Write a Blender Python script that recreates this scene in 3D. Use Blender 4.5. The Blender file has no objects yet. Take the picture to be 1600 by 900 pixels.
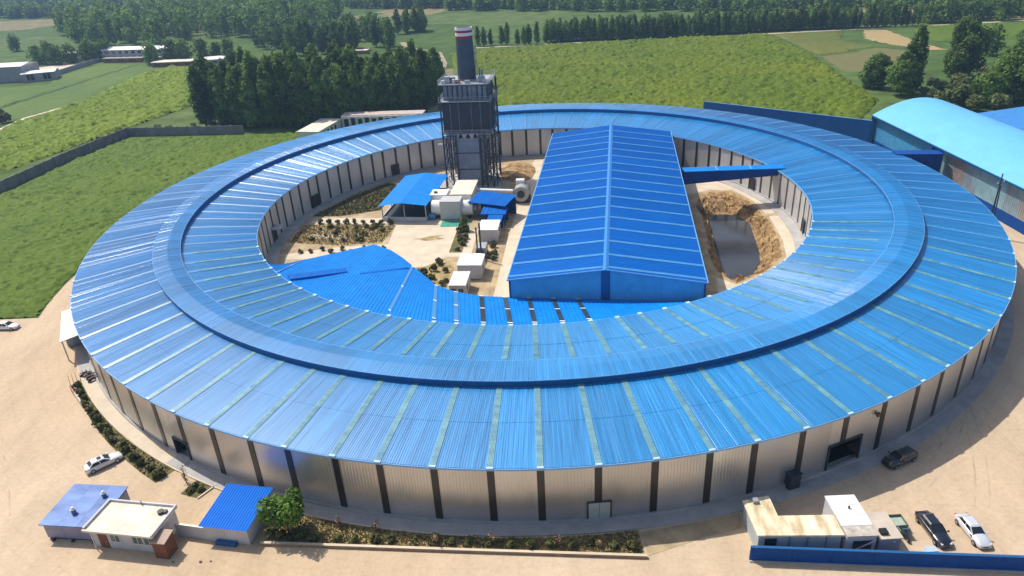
import bpy, bmesh, math, random
import numpy as np
from mathutils import Vector, Matrix
R = math.radians
SC = bpy.context.scene
COL = SC.collection
rng = np.random.default_rng(7)
random.seed(7)

# ------------------------------------------------------------------ camera, sky, sun, exposure
F_PX, PITCH, ROLL, CAM_H, YAW, CAM_D = 1120.0, 0.4648, -0.0554, 65.188, 0.0342, 161.072
def make_camera():
    cp, sp = math.cos(PITCH), math.sin(PITCH)
    rz = Matrix.Rotation(YAW, 3, 'Z')
    f = rz @ Vector((0, cp, -sp)); r = rz @ Vector((1, 0, 0)); u = r.cross(f)
    c, s = math.cos(ROLL), math.sin(ROLL)
    r2 = c * r + s * u; u2 = -s * r + c * u
    cam = bpy.data.cameras.new('camera'); o = bpy.data.objects.new('camera', cam); COL.objects.link(o)
    m = Matrix.Identity(4)
    for i in range(3):
        m[i][0], m[i][1], m[i][2] = r2[i], u2[i], -f[i]
    m[0][3], m[1][3], m[2][3] = 0, -CAM_D, CAM_H
    o.matrix_world = m
    cam.sensor_width = 36; cam.lens = F_PX / 1600 * 36; cam.clip_start = 1; cam.clip_end = 20000
    SC.camera = o
make_camera()
SUN_EL, SUN_AZ = 55.0, 142.0          # azimuth counted from +x, counter-clockwise
w = bpy.data.worlds.new('World'); SC.world = w; w.use_nodes = True
nt = w.node_tree; bg = nt.nodes['Background']; sky = nt.nodes.new('ShaderNodeTexSky')
sky.sky_type = 'NISHITA'; sky.sun_disc = False
sky.sun_elevation = R(SUN_EL); sky.sun_rotation = R(90 - SUN_AZ)
sky.air_density = 1.0; sky.dust_density = 2.5; sky.ozone_density = 1.0
nt.links.new(sky.outputs[0], bg.inputs[0]); bg.inputs[1].default_value = 0.14
sl = bpy.data.lights.new('sun', 'SUN'); sl.energy = 4.4; sl.angle = R(0.5); sl.color = (1, .95, .87)
so = bpy.data.objects.new('sun', sl); COL.objects.link(so); so.location = (-80, 60, 160)
sd = Vector((math.cos(R(SUN_EL)) * math.cos(R(SUN_AZ)), math.cos(R(SUN_EL)) * math.sin(R(SUN_AZ)), math.sin(R(SUN_EL))))
so.rotation_euler = (-sd).to_track_quat('-Z', 'Y').to_euler()
vs = SC.view_settings; vs.view_transform = 'Standard'; vs.look = 'None'; vs.gamma = 1; vs.exposure = 0.06
SC.render.engine = 'CYCLES'
cy = SC.cycles; cy.use_denoising = True; cy.max_bounces = 5; cy.diffuse_bounces = 2; cy.glossy_bounces = 3
cy.transparent_max_bounces = 4; cy.volume_bounces = 0; cy.sample_clamp_indirect = 4; cy.caustics_reflective = False; cy.caustics_refractive = False

# ------------------------------------------------------------------ materials
MATS = {}
def mat(name, col, rough=.6, metal=0., var=0., vs=1., stretch=(1, 1, 1), bump=0., bs=8., spec=.5, rand=0., col2=None, detail=4., coord='Object', coat=0., trans=0., lap=None, rvar=0.):
    if name in MATS: return MATS[name]
    m = bpy.data.materials.new(name); m.use_nodes = True; n = m.node_tree.nodes; L = m.node_tree.links
    b = n['Principled BSDF']; b.inputs['Roughness'].default_value = rough; b.inputs['Metallic'].default_value = metal
    b.inputs['Specular IOR Level'].default_value = spec; b.inputs['Coat Weight'].default_value = coat
    b.inputs['Coat Roughness'].default_value = .25; b.inputs['Coat IOR'].default_value = 1.6
    tc = n.new('ShaderNodeTexCoord'); mp = n.new('ShaderNodeMapping'); mp.inputs['Scale'].default_value = stretch
    L.new(tc.outputs[coord], mp.inputs['Vector']); vec = mp.outputs['Vector']
    oi = None
    if rand or coord == 'Object':
        oi = n.new('ShaderNodeObjectInfo'); ad = n.new('ShaderNodeVectorMath'); ad.operation = 'ADD'
        ml = n.new('ShaderNodeMath'); ml.operation = 'MULTIPLY'; ml.inputs[1].default_value = 73.0
        L.new(oi.outputs['Random'], ml.inputs[0]); L.new(vec, ad.inputs[0]); L.new(ml.outputs[0], ad.inputs[1]); vec = ad.outputs[0]
    c1 = (*col, 1)
    if var or col2:
        no = n.new('ShaderNodeTexNoise'); no.inputs['Scale'].default_value = vs; no.inputs['Detail'].default_value = detail
        no.inputs['Roughness'].default_value = .6
        L.new(vec, no.inputs['Vector'])
        rp = n.new('ShaderNodeValToRGB'); rp.color_ramp.elements[0].position = .32; rp.color_ramp.elements[1].position = .68
        a = [max(0, c * (1 - var)) for c in col]; z = [min(1, c * (1 + var)) for c in (col2 or col)]
        rp.color_ramp.elements[0].color = (*a, 1); rp.color_ramp.elements[1].color = (*z, 1)
        L.new(no.outputs['Fac'], rp.inputs['Fac']); out = rp.outputs['Color']
        if rvar:
            mr = n.new('ShaderNodeMapRange'); mr.inputs['From Min'].default_value = .3; mr.inputs['From Max'].default_value = .7
            mr.inputs['To Min'].default_value = max(.05, rough - rvar); mr.inputs['To Max'].default_value = rough + rvar
            L.new(no.outputs['Fac'], mr.inputs['Value']); L.new(mr.outputs[0], b.inputs['Roughness'])
    else:
        rgb = n.new('ShaderNodeRGB'); rgb.outputs[0].default_value = c1; out = rgb.outputs[0]
    if rand:
        hs = n.new('ShaderNodeHueSaturation'); mr = n.new('ShaderNodeMapRange')
        mr.inputs['To Min'].default_value = 1 - rand; mr.inputs['To Max'].default_value = 1 + rand
        L.new(oi.outputs['Random'], mr.inputs['Value']); L.new(mr.outputs[0], hs.inputs['Value']); L.new(out, hs.inputs['Color'])
        out = hs.outputs['Color']
    L.new(out, b.inputs['Base Color'])
    if bump:
        nb = n.new('ShaderNodeTexNoise'); nb.inputs['Scale'].default_value = bs; nb.inputs['Detail'].default_value = 3
        L.new(vec, nb.inputs['Vector'])
        bp = n.new('ShaderNodeBump'); bp.inputs['Strength'].default_value = bump; bp.inputs['Distance'].default_value = .1
        L.new(nb.outputs['Fac'], bp.inputs['Height']); L.new(bp.outputs[0], b.inputs['Normal'])
    if trans:
        tr = n.new('ShaderNodeBsdfTranslucent'); mx = n.new('ShaderNodeMixShader'); mx.inputs[0].default_value = trans
        L.new(out, tr.inputs['Color']); L.new(b.outputs[0], mx.inputs[1]); L.new(tr.outputs[0], mx.inputs[2])
        L.new(mx.outputs[0], n['Material Output'].inputs['Surface'])
    MATS[name] = m
    return m
ROOF = mat('roof_blue', (.008, .225, .53), .36, 0, .26, .9, (.06, 4.5, 1), .14, 1.6, .6, .12, rvar=.1, coat=1.)
ROOF2 = mat('roof_blue_less_sky', (.002, .115, .45), .5, 0, .14, .8, (3, .15, 1), .05, 1.2, .1, .06)  # hall roof: ring roof paint with its weaker sky reflection put into the colour
ROOF3 = mat('roof_blue_bright', (.003, .2, .62), .48, 0, .12, .5, (1, 1, 1), .06, 1.2, .12, .04)
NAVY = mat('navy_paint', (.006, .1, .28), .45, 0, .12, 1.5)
NAVY2 = mat('wall_blue_paint', (.003, .06, .27), .6, 0, .14, .7, bump=.05, bs=3, spec=.15)
LTBLUE = mat('pale_blue_sheet', (.06, .27, .52), .4, 0, .12, .6)
CYAN = mat('cyan_membrane', (.13, .44, .72), .5, 0, .06, .25)
TRIM = mat('trim_blue_light', (.18, .42, .75), .4)
FIBRE = mat('fibreglass_strip', (.06, .22, .34), .42, 0, .2, .8, (1, .4, 1), col2=(.12, .28, .29), spec=.5, coat=.3, rand=.08)
FIBRE3 = mat('fibreglass_strip_blue', (.04, .235, .53), .36, 0, .14, .9, (.1, 3, 1), spec=.7, coat=.7)
FIBRE2 = mat('fibreglass_strip_pale', (.11, .37, .66), .38, 0, .14, 1., (1, .4, 1), spec=.4)
DARKFIB = mat('dark_fibreglass', (.03, .05, .065), .25, 0, .4, 2.)
GALV = mat('galvanised_sheet', (.58, .575, .57), .3, .72, .1, .12, (1, 1, .35), .02, .5, rand=.09, detail=1.5)
GALVI = mat('galvanised_sheet_inner', (.6, .58, .57), .4, .3, .12, .25, (1, 1, .5), .04, .6, rand=.08)
DARKSTRIP = mat('smoked_panel', (.022, .021, .02), .3, 0, .3, .6, rand=.2)
BLACK = mat('black_void', (.012, .012, .013), .5)
CONC = mat('concrete', (.4, .38, .36), .85, 0, .18, .35, bump=.1, bs=3)
CONCP = mat('pale_concrete', (.6, .5, .37), .85, 0, .12, .3, bump=.06, bs=3)
WHITE = mat('white_paint', (.76, .75, .73), .5, 0, .06, .8)
CREAM = mat('cream_roof', (.7, .64, .52), .85, 0, .16, .5, bump=.06, bs=4)
CREAM2 = mat('weathered_cream_roof', (.62, .47, .27), .85, 0, .28, .45, (1.6, .5, 1), .08, 3, col2=(.78, .68, .48))
WALLW = mat('off_white_render', (.55, .54, .55), .8, 0, .1, .5)
GLASS = mat('dark_glass', (.015, .02, .025), .08, 0, 0, spec=.6)
GLASSG = mat('green_glass', (.1, .16, .16), .12, 0, 0, spec=.6)
STEEL = mat('dark_steel', (.04, .048, .065), .5, .2, .3, 1.)
STEELM = mat('mid_steel', (.2, .24, .3), .5, .3, .25, .8)
STEELL = mat('light_steel', (.42, .44, .47), .45, .3, .15, 1.)
SLATE = mat('tower_grey_panel', (.27, .31, .38), .6, .1, .2, .4)
CLAD = mat('tower_dark_cladding', (.022, .028, .045), .55, 0, .3, .5)
STACK = mat('stack_navy', (.045, .07, .11), .4, .1, .15, .5)
RED = mat('red_band', (.36, .01, .03), .5)
BROWN = mat('brown_panel', (.17, .06, .03), .7, 0, .25, 2.)
SOIL = mat('dry_soil', (.42, .3, .17), .95, 0, .28, .35, bump=.5, bs=2.5, col2=(.4, .31, .18))
EARTH = mat('pit_earth', (.21, .115, .042), .95, 0, .35, .5, bump=.9, bs=1.2, col2=(.36, .23, .1))
WATER = mat('pit_water', (.05, .05, .052), .12, 0, .25, .12, spec=.5)
BEDG = mat('bed_dry_grass', (.27, .2, .08), .95, 0, .3, .8, bump=.6, bs=5, col2=(.4, .3, .13))
BEDG2 = mat('bed_green', (.085, .085, .022), .95, 0, .35, .7, bump=.6, bs=5, col2=(.15, .12, .04))
ASPH = mat('shadow_asphalt', (.3, .26, .22), .9, 0, .15, .4)
NET = mat('green_net', (.04, .28, .2), .8, 0, .4, 2.)
BARK = mat('bark', (.1, .08, .06), .9, 0, .3, 2.)
LEAFP = mat('leaf_poplar', (.075, .135, .028), .6, 0, .42, .16, rand=.3, trans=.35, spec=.1, col2=(.15, .235, .05))
LEAFD = mat('leaf_dark', (.075, .135, .026), .6, 0, .42, .18, rand=.25, trans=.35, spec=.1, col2=(.15, .235, .045))
LEAFB = mat('leaf_bright', (.1, .2, .015), .5, 0, .3, .8, rand=.1, trans=.25, spec=.3)
LEAFS = mat('leaf_shrub', (.11, .115, .03), .6, 0, .5, 1.1, rand=.35, trans=.15, spec=.3)
DRYL = mat('dry_leaf', (.24, .15, .06), .7, 0, .3, 1.5, rand=.3)
TYRE = mat('tyre', (.012, .012, .012), .8)
RIM = mat('wheel_rim', (.4, .4, .42), .35, .8)
CARW = mat('car_paint_white', (.75, .75, .76), .25, 0, coat=.8)
CARS = mat('car_paint_silver', (.68, .69, .72), .28, .25, coat=.8)
CARB = mat('car_paint_navy', (.008, .01, .02), .2, .1, coat=1.)
CARK = mat('car_paint_black', (.009, .009, .01), .22, .1, coat=1.)
LAMP = mat('lamp_glass', (.7, .7, .68), .12)
TAIL = mat('tail_lamp', (.35, .01, .01), .2)
GREENP = mat('faded_green_paint', (.14, .19, .13), .6, 0, .2, 3.)
FENCE = mat('grey_block_wall', (.2, .185, .2), .9, 0, .2, .25, rand=.12)
PINK = mat('faded_red_board', (.55, .2, .17), .7, 0, .2, 2)
BRICKRED = mat('brick_red', (.3, .12, .08), .85, 0, .25, .6)
VIOLET = mat('violet_blue_sheet', (.015, .1, .4), .4, 0, .3, .3, (.5, 1.2, 1), col2=(.09, .19, .44), rvar=.05, spec=.35)
PURPW = mat('lilac_wall_sheet', (.27, .27, .4), .5, .2, .1, .5)

# ------------------------------------------------------------------ mesh helpers
class MB:
    def __init__(s): s.v = []; s.f = []; s.m = []
    def add(s, V, Fs, mi=0):
        o = len(s.v); s.v += [tuple(v) for v in V]; s.f += [tuple(i + o for i in f) for f in Fs]; s.m += [mi] * len(Fs); return s
    def hexa(s, V, mi=0):      # V: bottom 4 (ccw) + top 4
        return s.add(V, [(3, 2, 1, 0), (4, 5, 6, 7), (0, 1, 5, 4), (1, 2, 6, 5), (2, 3, 7, 6), (3, 0, 4, 7)], mi)
    def box(s, x0, x1, y0, y1, z0, z1, mi=0):
        return s.hexa([(x0, y0, z0), (x1, y0, z0), (x1, y1, z0), (x0, y1, z0), (x0, y0, z1), (x1, y0, z1), (x1, y1, z1), (x0, y1, z1)], mi)
    def bar(s, a, b, w, h=None, mi=0):
        a, b = Vector(a), Vector(b); d = (b - a).normalized(); h = h or w
        u = Vector((0, 0, 1)) if abs(d.z) < .95 else Vector((0, 1, 0))
        r = d.cross(u).normalized() * w / 2; t = r.cross(d).normalized() * h / 2
        return s.hexa([a - r - t, a + r - t, b + r - t, b - r - t, a - r + t, a + r + t, b + r + t, b - r + t], mi)
    def cyl(s, a, b, r0, r1=None, n=12, mi=0, caps=True):
        a, b = Vector(a), Vector(b); d = (b - a).normalized(); r1 = r0 if r1 is None else r1
        u = Vector((0, 0, 1)) if abs(d.z) < .9 else Vector((1, 0, 0))
        p = d.cross(u).normalized(); q = d.cross(p).normalized()
        V = []
        for c, rr in ((a, r0), (b, r1)):
            for k in range(n):
                t = 2 * math.pi * k / n; V.append(c + (p * math.cos(t) + q * math.sin(t)) * rr)
        Fs = [(k, n + k, n + (k + 1) % n, (k + 1) % n) for k in range(n)]
        if caps: Fs += [tuple(range(n)), tuple(range(2 * n - 1, n - 1, -1))]
        return s.add(V, Fs, mi)
    def prism(s, poly, z0, z1, mi=0):
        n = len(poly); V = [(x, y, z0) for x, y in poly] + [(x, y, z1) for x, y in poly]
        return s.add(V, [tuple(range(n - 1, -1, -1)), tuple(range(n, 2 * n))] + [(k, (k + 1) % n, n + (k + 1) % n, n + k) for k in range(n)], mi)
    def mesh(s, name, mats):
        me = bpy.data.meshes.new(name); me.from_pydata(s.v, [], s.f)
        for m in (mats if isinstance(mats, (list, tuple)) else [mats]): me.materials.append(m)
        if any(s.m): me.polygons.foreach_set('material_index', s.m)
        bm = bmesh.new(); bm.from_mesh(me); bmesh.ops.recalc_face_normals(bm, faces=bm.faces); bm.to_mesh(me); bm.free()
        return me
    def build(s, name, mats, parent=None, smooth=None, **k):
        me = s.mesh(name, mats)
        if smooth:
            me.polygons.foreach_set('use_smooth', [True] * len(me.polygons)); me.set_sharp_from_angle(angle=R(smooth))
        return link(name, me, parent, **k)
def link(name, me, parent=None, loc=None, rz=None, **k):
    o = bpy.data.objects.new(name, me); COL.objects.link(o)
    if parent is not None: o.parent = parent
    if loc is not None: o.location = loc
    if rz is not None: o.rotation_euler = (0, 0, rz)
    tag(o, **k); return o
def tag(o, label=None, cat=None, group=None, kind=None):
    if label: o['label'] = label
    if cat: o['category'] = cat
    if group: o['group'] = group
    if kind: o['kind'] = kind
    return o
def empty(name, loc=(0, 0, 0), rz=0, **k):
    o = bpy.data.objects.new(name, None); COL.objects.link(o); o.location = loc; o.rotation_euler = (0, 0, rz); o.empty_display_size = .5
    return tag(o, **k)
def nmesh(name, V, Fc, m, smooth=False):
    me = bpy.data.meshes.new(name); V = np.asarray(V, np.float32); Fc = np.asarray(Fc, np.int32); n, k = Fc.shape
    me.vertices.add(len(V)); me.vertices.foreach_set('co', V.ravel()); me.loops.add(n * k); me.loops.foreach_set('vertex_index', Fc.ravel())
    me.polygons.add(n); me.polygons.foreach_set('loop_start', np.arange(0, n * k, k, dtype=np.int32))
    me.materials.append(m); me.update(calc_edges=True)
    if smooth: me.polygons.foreach_set('use_smooth', np.ones(n, bool))
    return me
def copy_tree(o, loc, rz, sc=None, label=None):
    c = o.copy(); COL.objects.link(c); c.location = loc; c.rotation_euler = (0, 0, rz)
    if sc: c.scale = sc if isinstance(sc, (tuple, list)) else (sc,) * 3
    if label: c['label'] = label
    for ch in o.children:
        d = ch.copy(); COL.objects.link(d); d.parent = c
        for g in ch.children:
            e = g.copy(); COL.objects.link(e); e.parent = d
    return c
def inpoly(X, Y, poly):
    ins = np.zeros(X.shape, bool); n = len(poly)
    for i in range(n):
        x0, y0 = poly[i]; x1, y1 = poly[(i + 1) % n]
        c = ((y0 > Y) != (y1 > Y)) & (X < (x1 - x0) * (Y - y0) / ((y1 - y0) or 1e-9) + x0)
        ins ^= c
    return ins
def pol(r, a, z=0): return (r * math.cos(R(a)), r * math.sin(R(a)), z)

# ------------------------------------------------------------------ ground and fields
def ground_material():
    m = bpy.data.materials.new('ground_grass'); m.use_nodes = True; n = m.node_tree.nodes; L = m.node_tree.links; b = n['Principled BSDF']
    b.inputs['Roughness'].default_value = .95; b.inputs['Specular IOR Level'].default_value = .1
    tc = n.new('ShaderNodeTexCoord'); mp = n.new('ShaderNodeMapping'); mp.inputs['Scale'].default_value = (.007, .0115, 1); mp.inputs['Rotation'].default_value = (0, 0, R(14))
    L.new(tc.outputs['Object'], mp.inputs[0])
    vo = n.new('ShaderNodeTexVoronoi'); vo.distance = 'CHEBYCHEV'; vo.inputs['Scale'].default_value = 1; vo.inputs['Randomness'].default_value = .75; L.new(mp.outputs[0], vo.inputs['Vector'])
    sp = n.new('ShaderNodeSeparateColor'); L.new(vo.outputs['Color'], sp.inputs[0])
    rp = n.new('ShaderNodeValToRGB'); e = rp.color_ramp.elements; e[0].color = (.055, .1, .025, 1); e[1].color = (.2, .2, .09, 1)
    for p, c in ((.3, (.085, .14, .035)), (.55, (.11, .15, .045)), (.78, (.07, .12, .03)), (.88, (.24, .2, .11))):
        x = e.new(p); x.color = (*c, 1)
    L.new(sp.outputs[0], rp.inputs[0])
    no = n.new('ShaderNodeTexNoise'); no.inputs['Scale'].default_value = .09; no.inputs['Detail'].default_value = 6; L.new(tc.outputs['Object'], no.inputs['Vector'])
    mx = n.new('ShaderNodeMix'); mx.data_type = 'RGBA'; mx.blend_type = 'MULTIPLY'; mx.inputs[0].default_value = .7
    r2 = n.new('ShaderNodeValToRGB'); r2.color_ramp.elements[0].color = (.5, .5, .5, 1); r2.color_ramp.elements[1].color = (1.3, 1.3, 1.2, 1); r2.color_ramp.elements[0].position = .3; r2.color_ramp.elements[1].position = .7
    L.new(no.outputs[0], r2.inputs[0]); L.new(rp.outputs[0], mx.inputs[6]); L.new(r2.outputs[0], mx.inputs[7]); L.new(mx.outputs[2], b.inputs['Base Color'])
    return m
def build_ground():
    n = 96; radii = [61.95, 130, 300, 900, 3000, 9000]; mb = MB(); V = []; Fs = []
    for r in radii: V += [(r * math.cos(2 * math.pi * k / n), r * math.sin(2 * math.pi * k / n), 0) for k in range(n)]
    for j in range(len(radii) - 1):
        for k in range(n): Fs.append((j * n + k, (j + 1) * n + k, (j + 1) * n + (k + 1) % n, j * n + (k + 1) % n))
    mb.add(V, Fs).build('ground', ground_material(), kind='structure')
build_ground()
def yard_material():
    m = mat('yard_concrete', (.56, .415, .265), .9, 0, .06, .011, bump=.06, bs=3, detail=2, col2=(.57, .455, .33), coord='Object')
    n = m.node_tree.nodes; L = m.node_tree.links; b = n['Principled BSDF']; src = b.inputs['Base Color'].links[0].from_socket
    tc = n.new('ShaderNodeTexCoord'); br = n.new('ShaderNodeTexBrick'); br.offset = 0; br.inputs['Scale'].default_value = 1; br.inputs['Brick Width'].default_value = 6; br.inputs['Row Height'].default_value = 5
    br.inputs['Mortar Size'].default_value = .012; br.inputs['Color1'].default_value = (1, 1, 1, 1); br.inputs['Color2'].default_value = (.985, .985, .985, 1); br.inputs['Mortar'].default_value = (.8, .78, .76, 1)
    mp = n.new('ShaderNodeMapping'); mp.inputs['Rotation'].default_value = (0, 0, R(5)); L.new(tc.outputs['Object'], mp.inputs[0]); L.new(mp.outputs[0], br.inputs['Vector'])
    no = n.new('ShaderNodeTexNoise'); no.inputs['Scale'].default_value = .22; no.inputs['Detail'].default_value = 8; no.inputs['Roughness'].default_value = .65
    m2 = n.new('ShaderNodeMapping'); m2.inputs['Scale'].default_value = (1, .35, 1); m2.inputs['Rotation'].default_value = (0, 0, R(-35)); L.new(tc.outputs['Object'], m2.inputs[0]); L.new(m2.outputs[0], no.inputs['Vector'])
    rp = n.new('ShaderNodeValToRGB'); rp.color_ramp.elements[0].position = .33; rp.color_ramp.elements[1].position = .6; rp.color_ramp.elements[0].color = (.86, .845, .83, 1); rp.color_ramp.elements[1].color = (1.03, 1.02, 1.0, 1)
    L.new(no.outputs[0], rp.inputs[0])
    fn = n.new('ShaderNodeTexNoise'); fn.inputs['Scale'].default_value = 1.6; fn.inputs['Detail'].default_value = 8; fn.inputs['Roughness'].default_value = .75; L.new(tc.outputs['Object'], fn.inputs['Vector'])
    fr = n.new('ShaderNodeValToRGB'); fr.color_ramp.elements[0].position = .36; fr.color_ramp.elements[1].position = .6; fr.color_ramp.elements[0].color = (.88, .87, .86, 1); fr.color_ramp.elements[1].color = (1.03, 1.02, 1.01, 1); L.new(fn.outputs[0], fr.inputs[0])
    wv = n.new('ShaderNodeTexWave'); wv.wave_type = 'RINGS'; wv.rings_direction = 'Z'; wv.inputs['Scale'].default_value = .16; wv.inputs['Distortion'].default_value = 14; wv.inputs['Detail'].default_value = 2; wv.inputs['Detail Scale'].default_value = .12; L.new(tc.outputs['Object'], wv.inputs['Vector'])
    wr = n.new('ShaderNodeValToRGB'); wr.color_ramp.elements[0].position = .0; wr.color_ramp.elements[1].position = .16; wr.color_ramp.elements[0].color = (.965, .96, .955, 1); wr.color_ramp.elements[1].color = (1, 1, 1, 1); L.new(wv.outputs['Fac'], wr.inputs[0])
    x = src
    for o in (br.outputs['Color'], rp.outputs['Color'], fr.outputs['Color'], wr.outputs['Color']):
        mx = n.new('ShaderNodeMix'); mx.data_type = 'RGBA'; mx.blend_type = 'MULTIPLY'; mx.inputs[0].default_value = 1
        L.new(x, mx.inputs[6]); L.new(o, mx.inputs[7]); x = mx.outputs[2]
    L.new(x, b.inputs['Base Color']); return m
YARD = yard_material()
def build_yard():
    V = []; Fs = []
    angs = list(range(-205, 12, 3)); z = .02
    outs = []
    for a in angs:
        if a <= -160:
            r = np.interp(a, [-205, -171, -160.1], [96.5, 104.8, 106]); outs.append((r * math.cos(R(a)), r * math.sin(R(a))))
        else:
            c, s_ = math.cos(R(a)), math.sin(R(a)); t = min(230 / max(abs(c), 1e-6), (230 / max(-s_, 1e-6)) if s_ < 0 else 1e9); outs.append((t * c, t * s_))
    i160 = angs.index(-160)
    outs[i160] = (-99.6, -36.1)
    for a, o in zip(angs, outs): V += [(93 * math.cos(R(a)), 93 * math.sin(R(a)), z), (*o, z)]
    for k in range(len(angs) - 1): Fs.append((2 * k, 2 * k + 1, 2 * k + 3, 2 * k + 2))
    b = len(V); V += [(-99.6, -36.1, z), (-230, -36.6, z), (-230, outs[i160 + 1][1], z)]; Fs.append((2 * (i160 + 1) + 1, b, b + 1, b + 2))
    MB().add(V, Fs).build('yard_pavement', YARD, kind='structure')
build_yard()

def field_mat(name, c1, c2, patch):
    m = bpy.data.materials.new(name); m.use_nodes = True; n = m.node_tree.nodes; L = m.node_tree.links; b = n['Principled BSDF']
    b.inputs['Roughness'].default_value = .75; b.inputs['Specular IOR Level'].default_value = .15
    tc = n.new('ShaderNodeTexCoord')
    a = n.new('ShaderNodeTexNoise'); a.inputs['Scale'].default_value = 1.1; a.inputs['Detail'].default_value = 3; L.new(tc.outputs['Object'], a.inputs['Vector'])
    r1 = n.new('ShaderNodeValToRGB'); r1.color_ramp.elements[0].position = .3; r1.color_ramp.elements[1].position = .7; r1.color_ramp.elements[0].color = (*c1, 1); r1.color_ramp.elements[1].color = (*c2, 1); L.new(a.outputs[0], r1.inputs[0])
    g = n.new('ShaderNodeTexNoise'); g.inputs['Scale'].default_value = .025; g.inputs['Detail'].default_value = 5; L.new(tc.outputs['Object'], g.inputs['Vector'])
    r2 = n.new('ShaderNodeValToRGB'); r2.color_ramp.elements[0].position = .35; r2.color_ramp.elements[1].position = .7; r2.color_ramp.elements[0].color = (.85, .9, .8, 1); r2.color_ramp.elements[1].color = (*patch, 1); L.new(g.outputs[0], r2.inputs[0])
    mx = n.new('ShaderNodeMix'); mx.data_type = 'RGBA'; mx.blend_type = 'MULTIPLY'; mx.inputs[0].default_value = 1
    L.new(r1.outputs[0], mx.inputs[6]); L.new(r2.outputs[0], mx.inputs[7]); L.new(mx.outputs[2], b.inputs['Base Color'])
    return m
def blur(A, k=1):
    for _ in range(k):
        A = (A + np.roll(A, 1, 0) + np.roll(A, -1, 0)) / 3; A = (A + np.roll(A, 1, 1) + np.roll(A, -1, 1)) / 3
    return A
def crop(poly, step, h, rowang, pitch, rowamp, rough, m, label, name='crop_field', gaps=()):
    P = np.array(poly); x0, y0 = P.min(0) - step; x1, y1 = P.max(0) + step
    xs = np.arange(x0, x1, step); ys = np.arange(y0, y1, step); X, Y = np.meshgrid(xs, ys)
    X = X + rng.uniform(-.38, .38, X.shape) * step; Y = Y + rng.uniform(-.38, .38, Y.shape) * step
    u = X * math.sin(R(rowang)) - Y * math.cos(R(rowang))
    big = blur(rng.normal(0, 1, X.shape), 9); big /= big.std() + 1e-9
    Z = h + rowamp * np.cos(2 * math.pi * (u + 1.2 * big) / pitch) + rough * rng.normal(0, 1, X.shape) * .6 + rough * .7 * blur(rng.normal(0, 1, X.shape), 1) * 2 + .12 * big
    for ga, go, gw in gaps:
        gu = X * math.sin(R(ga)) - Y * math.cos(R(ga)); Z = np.where(np.abs(gu - go) < gw, .05, Z)
    Z = np.maximum(Z, .04)
    ins = inpoly(X, Y, poly); lev = ins.astype(float); e_ = ins.copy()
    for _ in range(3):
        e_ = e_ & np.roll(e_, 1, 0) & np.roll(e_, -1, 0) & np.roll(e_, 1, 1) & np.roll(e_, -1, 1); lev += e_
    Z = np.where(ins, np.maximum(.04, Z * (.1 + .9 * np.clip((lev - 1) / 3 + rng.uniform(-.2, .2, Z.shape), 0, 1))), .03)
    ny, nx = X.shape; idx = np.arange(nx * ny).reshape(ny, nx)
    keep = ins[:-1, :-1] & ins[1:, 1:] & ins[:-1, 1:] & ins[1:, :-1]
    Fc = np.stack([idx[:-1, :-1], idx[:-1, 1:], idx[1:, 1:], idx[1:, :-1]], -1)[keep]
    V = np.stack([X, Y, Z], -1).reshape(-1, 3)
    used = np.unique(Fc); mp = np.zeros(len(V), int); mp[used] = np.arange(len(used))
    return link(name, nmesh(name, V[used], mp[Fc], m, False), label=label, cat='crop field', kind='stuff')
FA = field_mat('crop_green_a', (.06, .107, .006), (.118, .176, .013), (1.1, 1.08, .95))
FB = field_mat('crop_green_b', (.085, .145, .005), (.19, .255, .013), (1.12, 1.05, .9))
FD = field_mat('crop_green_d', (.065, .11, .005), (.135, .185, .012), (1.25, 1.08, .9))
FG = field_mat('meadow_green', (.065, .12, .014), (.1, .16, .02), (1.15, 1.1, 1.))
FY = field_mat('yellowing_crop', (.1, .125, .022), (.15, .16, .035), (1.2, 1.05, .9))
FT = field_mat('stubble_tan', (.33, .25, .12), (.42, .32, .17), (1.1, 1., .9))
FBR = field_mat('fallow_brown', (.17, .14, .06), (.22, .17, .075), (.7, .95, .7))
ring_edge = [(97 * math.cos(R(a)), 97 * math.sin(R(a))) for a in range(100, 190, 5)]
crop([(-230, -36.4), (-107, -36.4), (-99.8, -36.3), (-104, -16)] + [(104.5 * math.cos(R(a)), 104.5 * math.sin(R(a))) for a in (-178, 175, 170)] + ring_edge[::-1][3:] + [(-17, 118), (-38, 132), (-84, 107), (-127, 107), (-154, 111), (-159.5, 79), (-161.5, 48), (-175, -10)],
     .62, .7, 74, 2.2, .16, .3, FA, 'even green crop filling the plot inside the grey boundary wall', gaps=((-4.7, -156.76 * math.sin(R(-4.7)) - 44.2 * math.cos(R(-4.7)), .5), (52, -128.8 * math.sin(R(52)) + 2.7 * math.cos(R(52)), .4)))
crop([(-178, 66), (-164, 124), (-150, 172), (-160, 210), (-186.5, 267), (-214, 287), (-222, 250), (-216, 184), (-222, 138), (-205, 90), (-180, 60)],
     .8, 1.1, 66, 3.6, .5, .42, FB, 'bright leafy crop in rows beyond the grey boundary wall')
crop([(-224, 160), (-217, 184), (-222, 250), (-216, 285), (-243, 304), (-252, 182), (-233, 150)], 1.4, .3, 80, 4, .03, .12, FG, 'smooth green strip beside the narrow farm track')
crop([(-254, 184), (-245, 305), (-275, 318), (-277, 272), (-268, 246), (-310, 240), (-330, 190), (-270, 160)], 1.6, .25, 80, 4, .03, .1, FG, 'green strip in front of the distant farm sheds')
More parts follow.
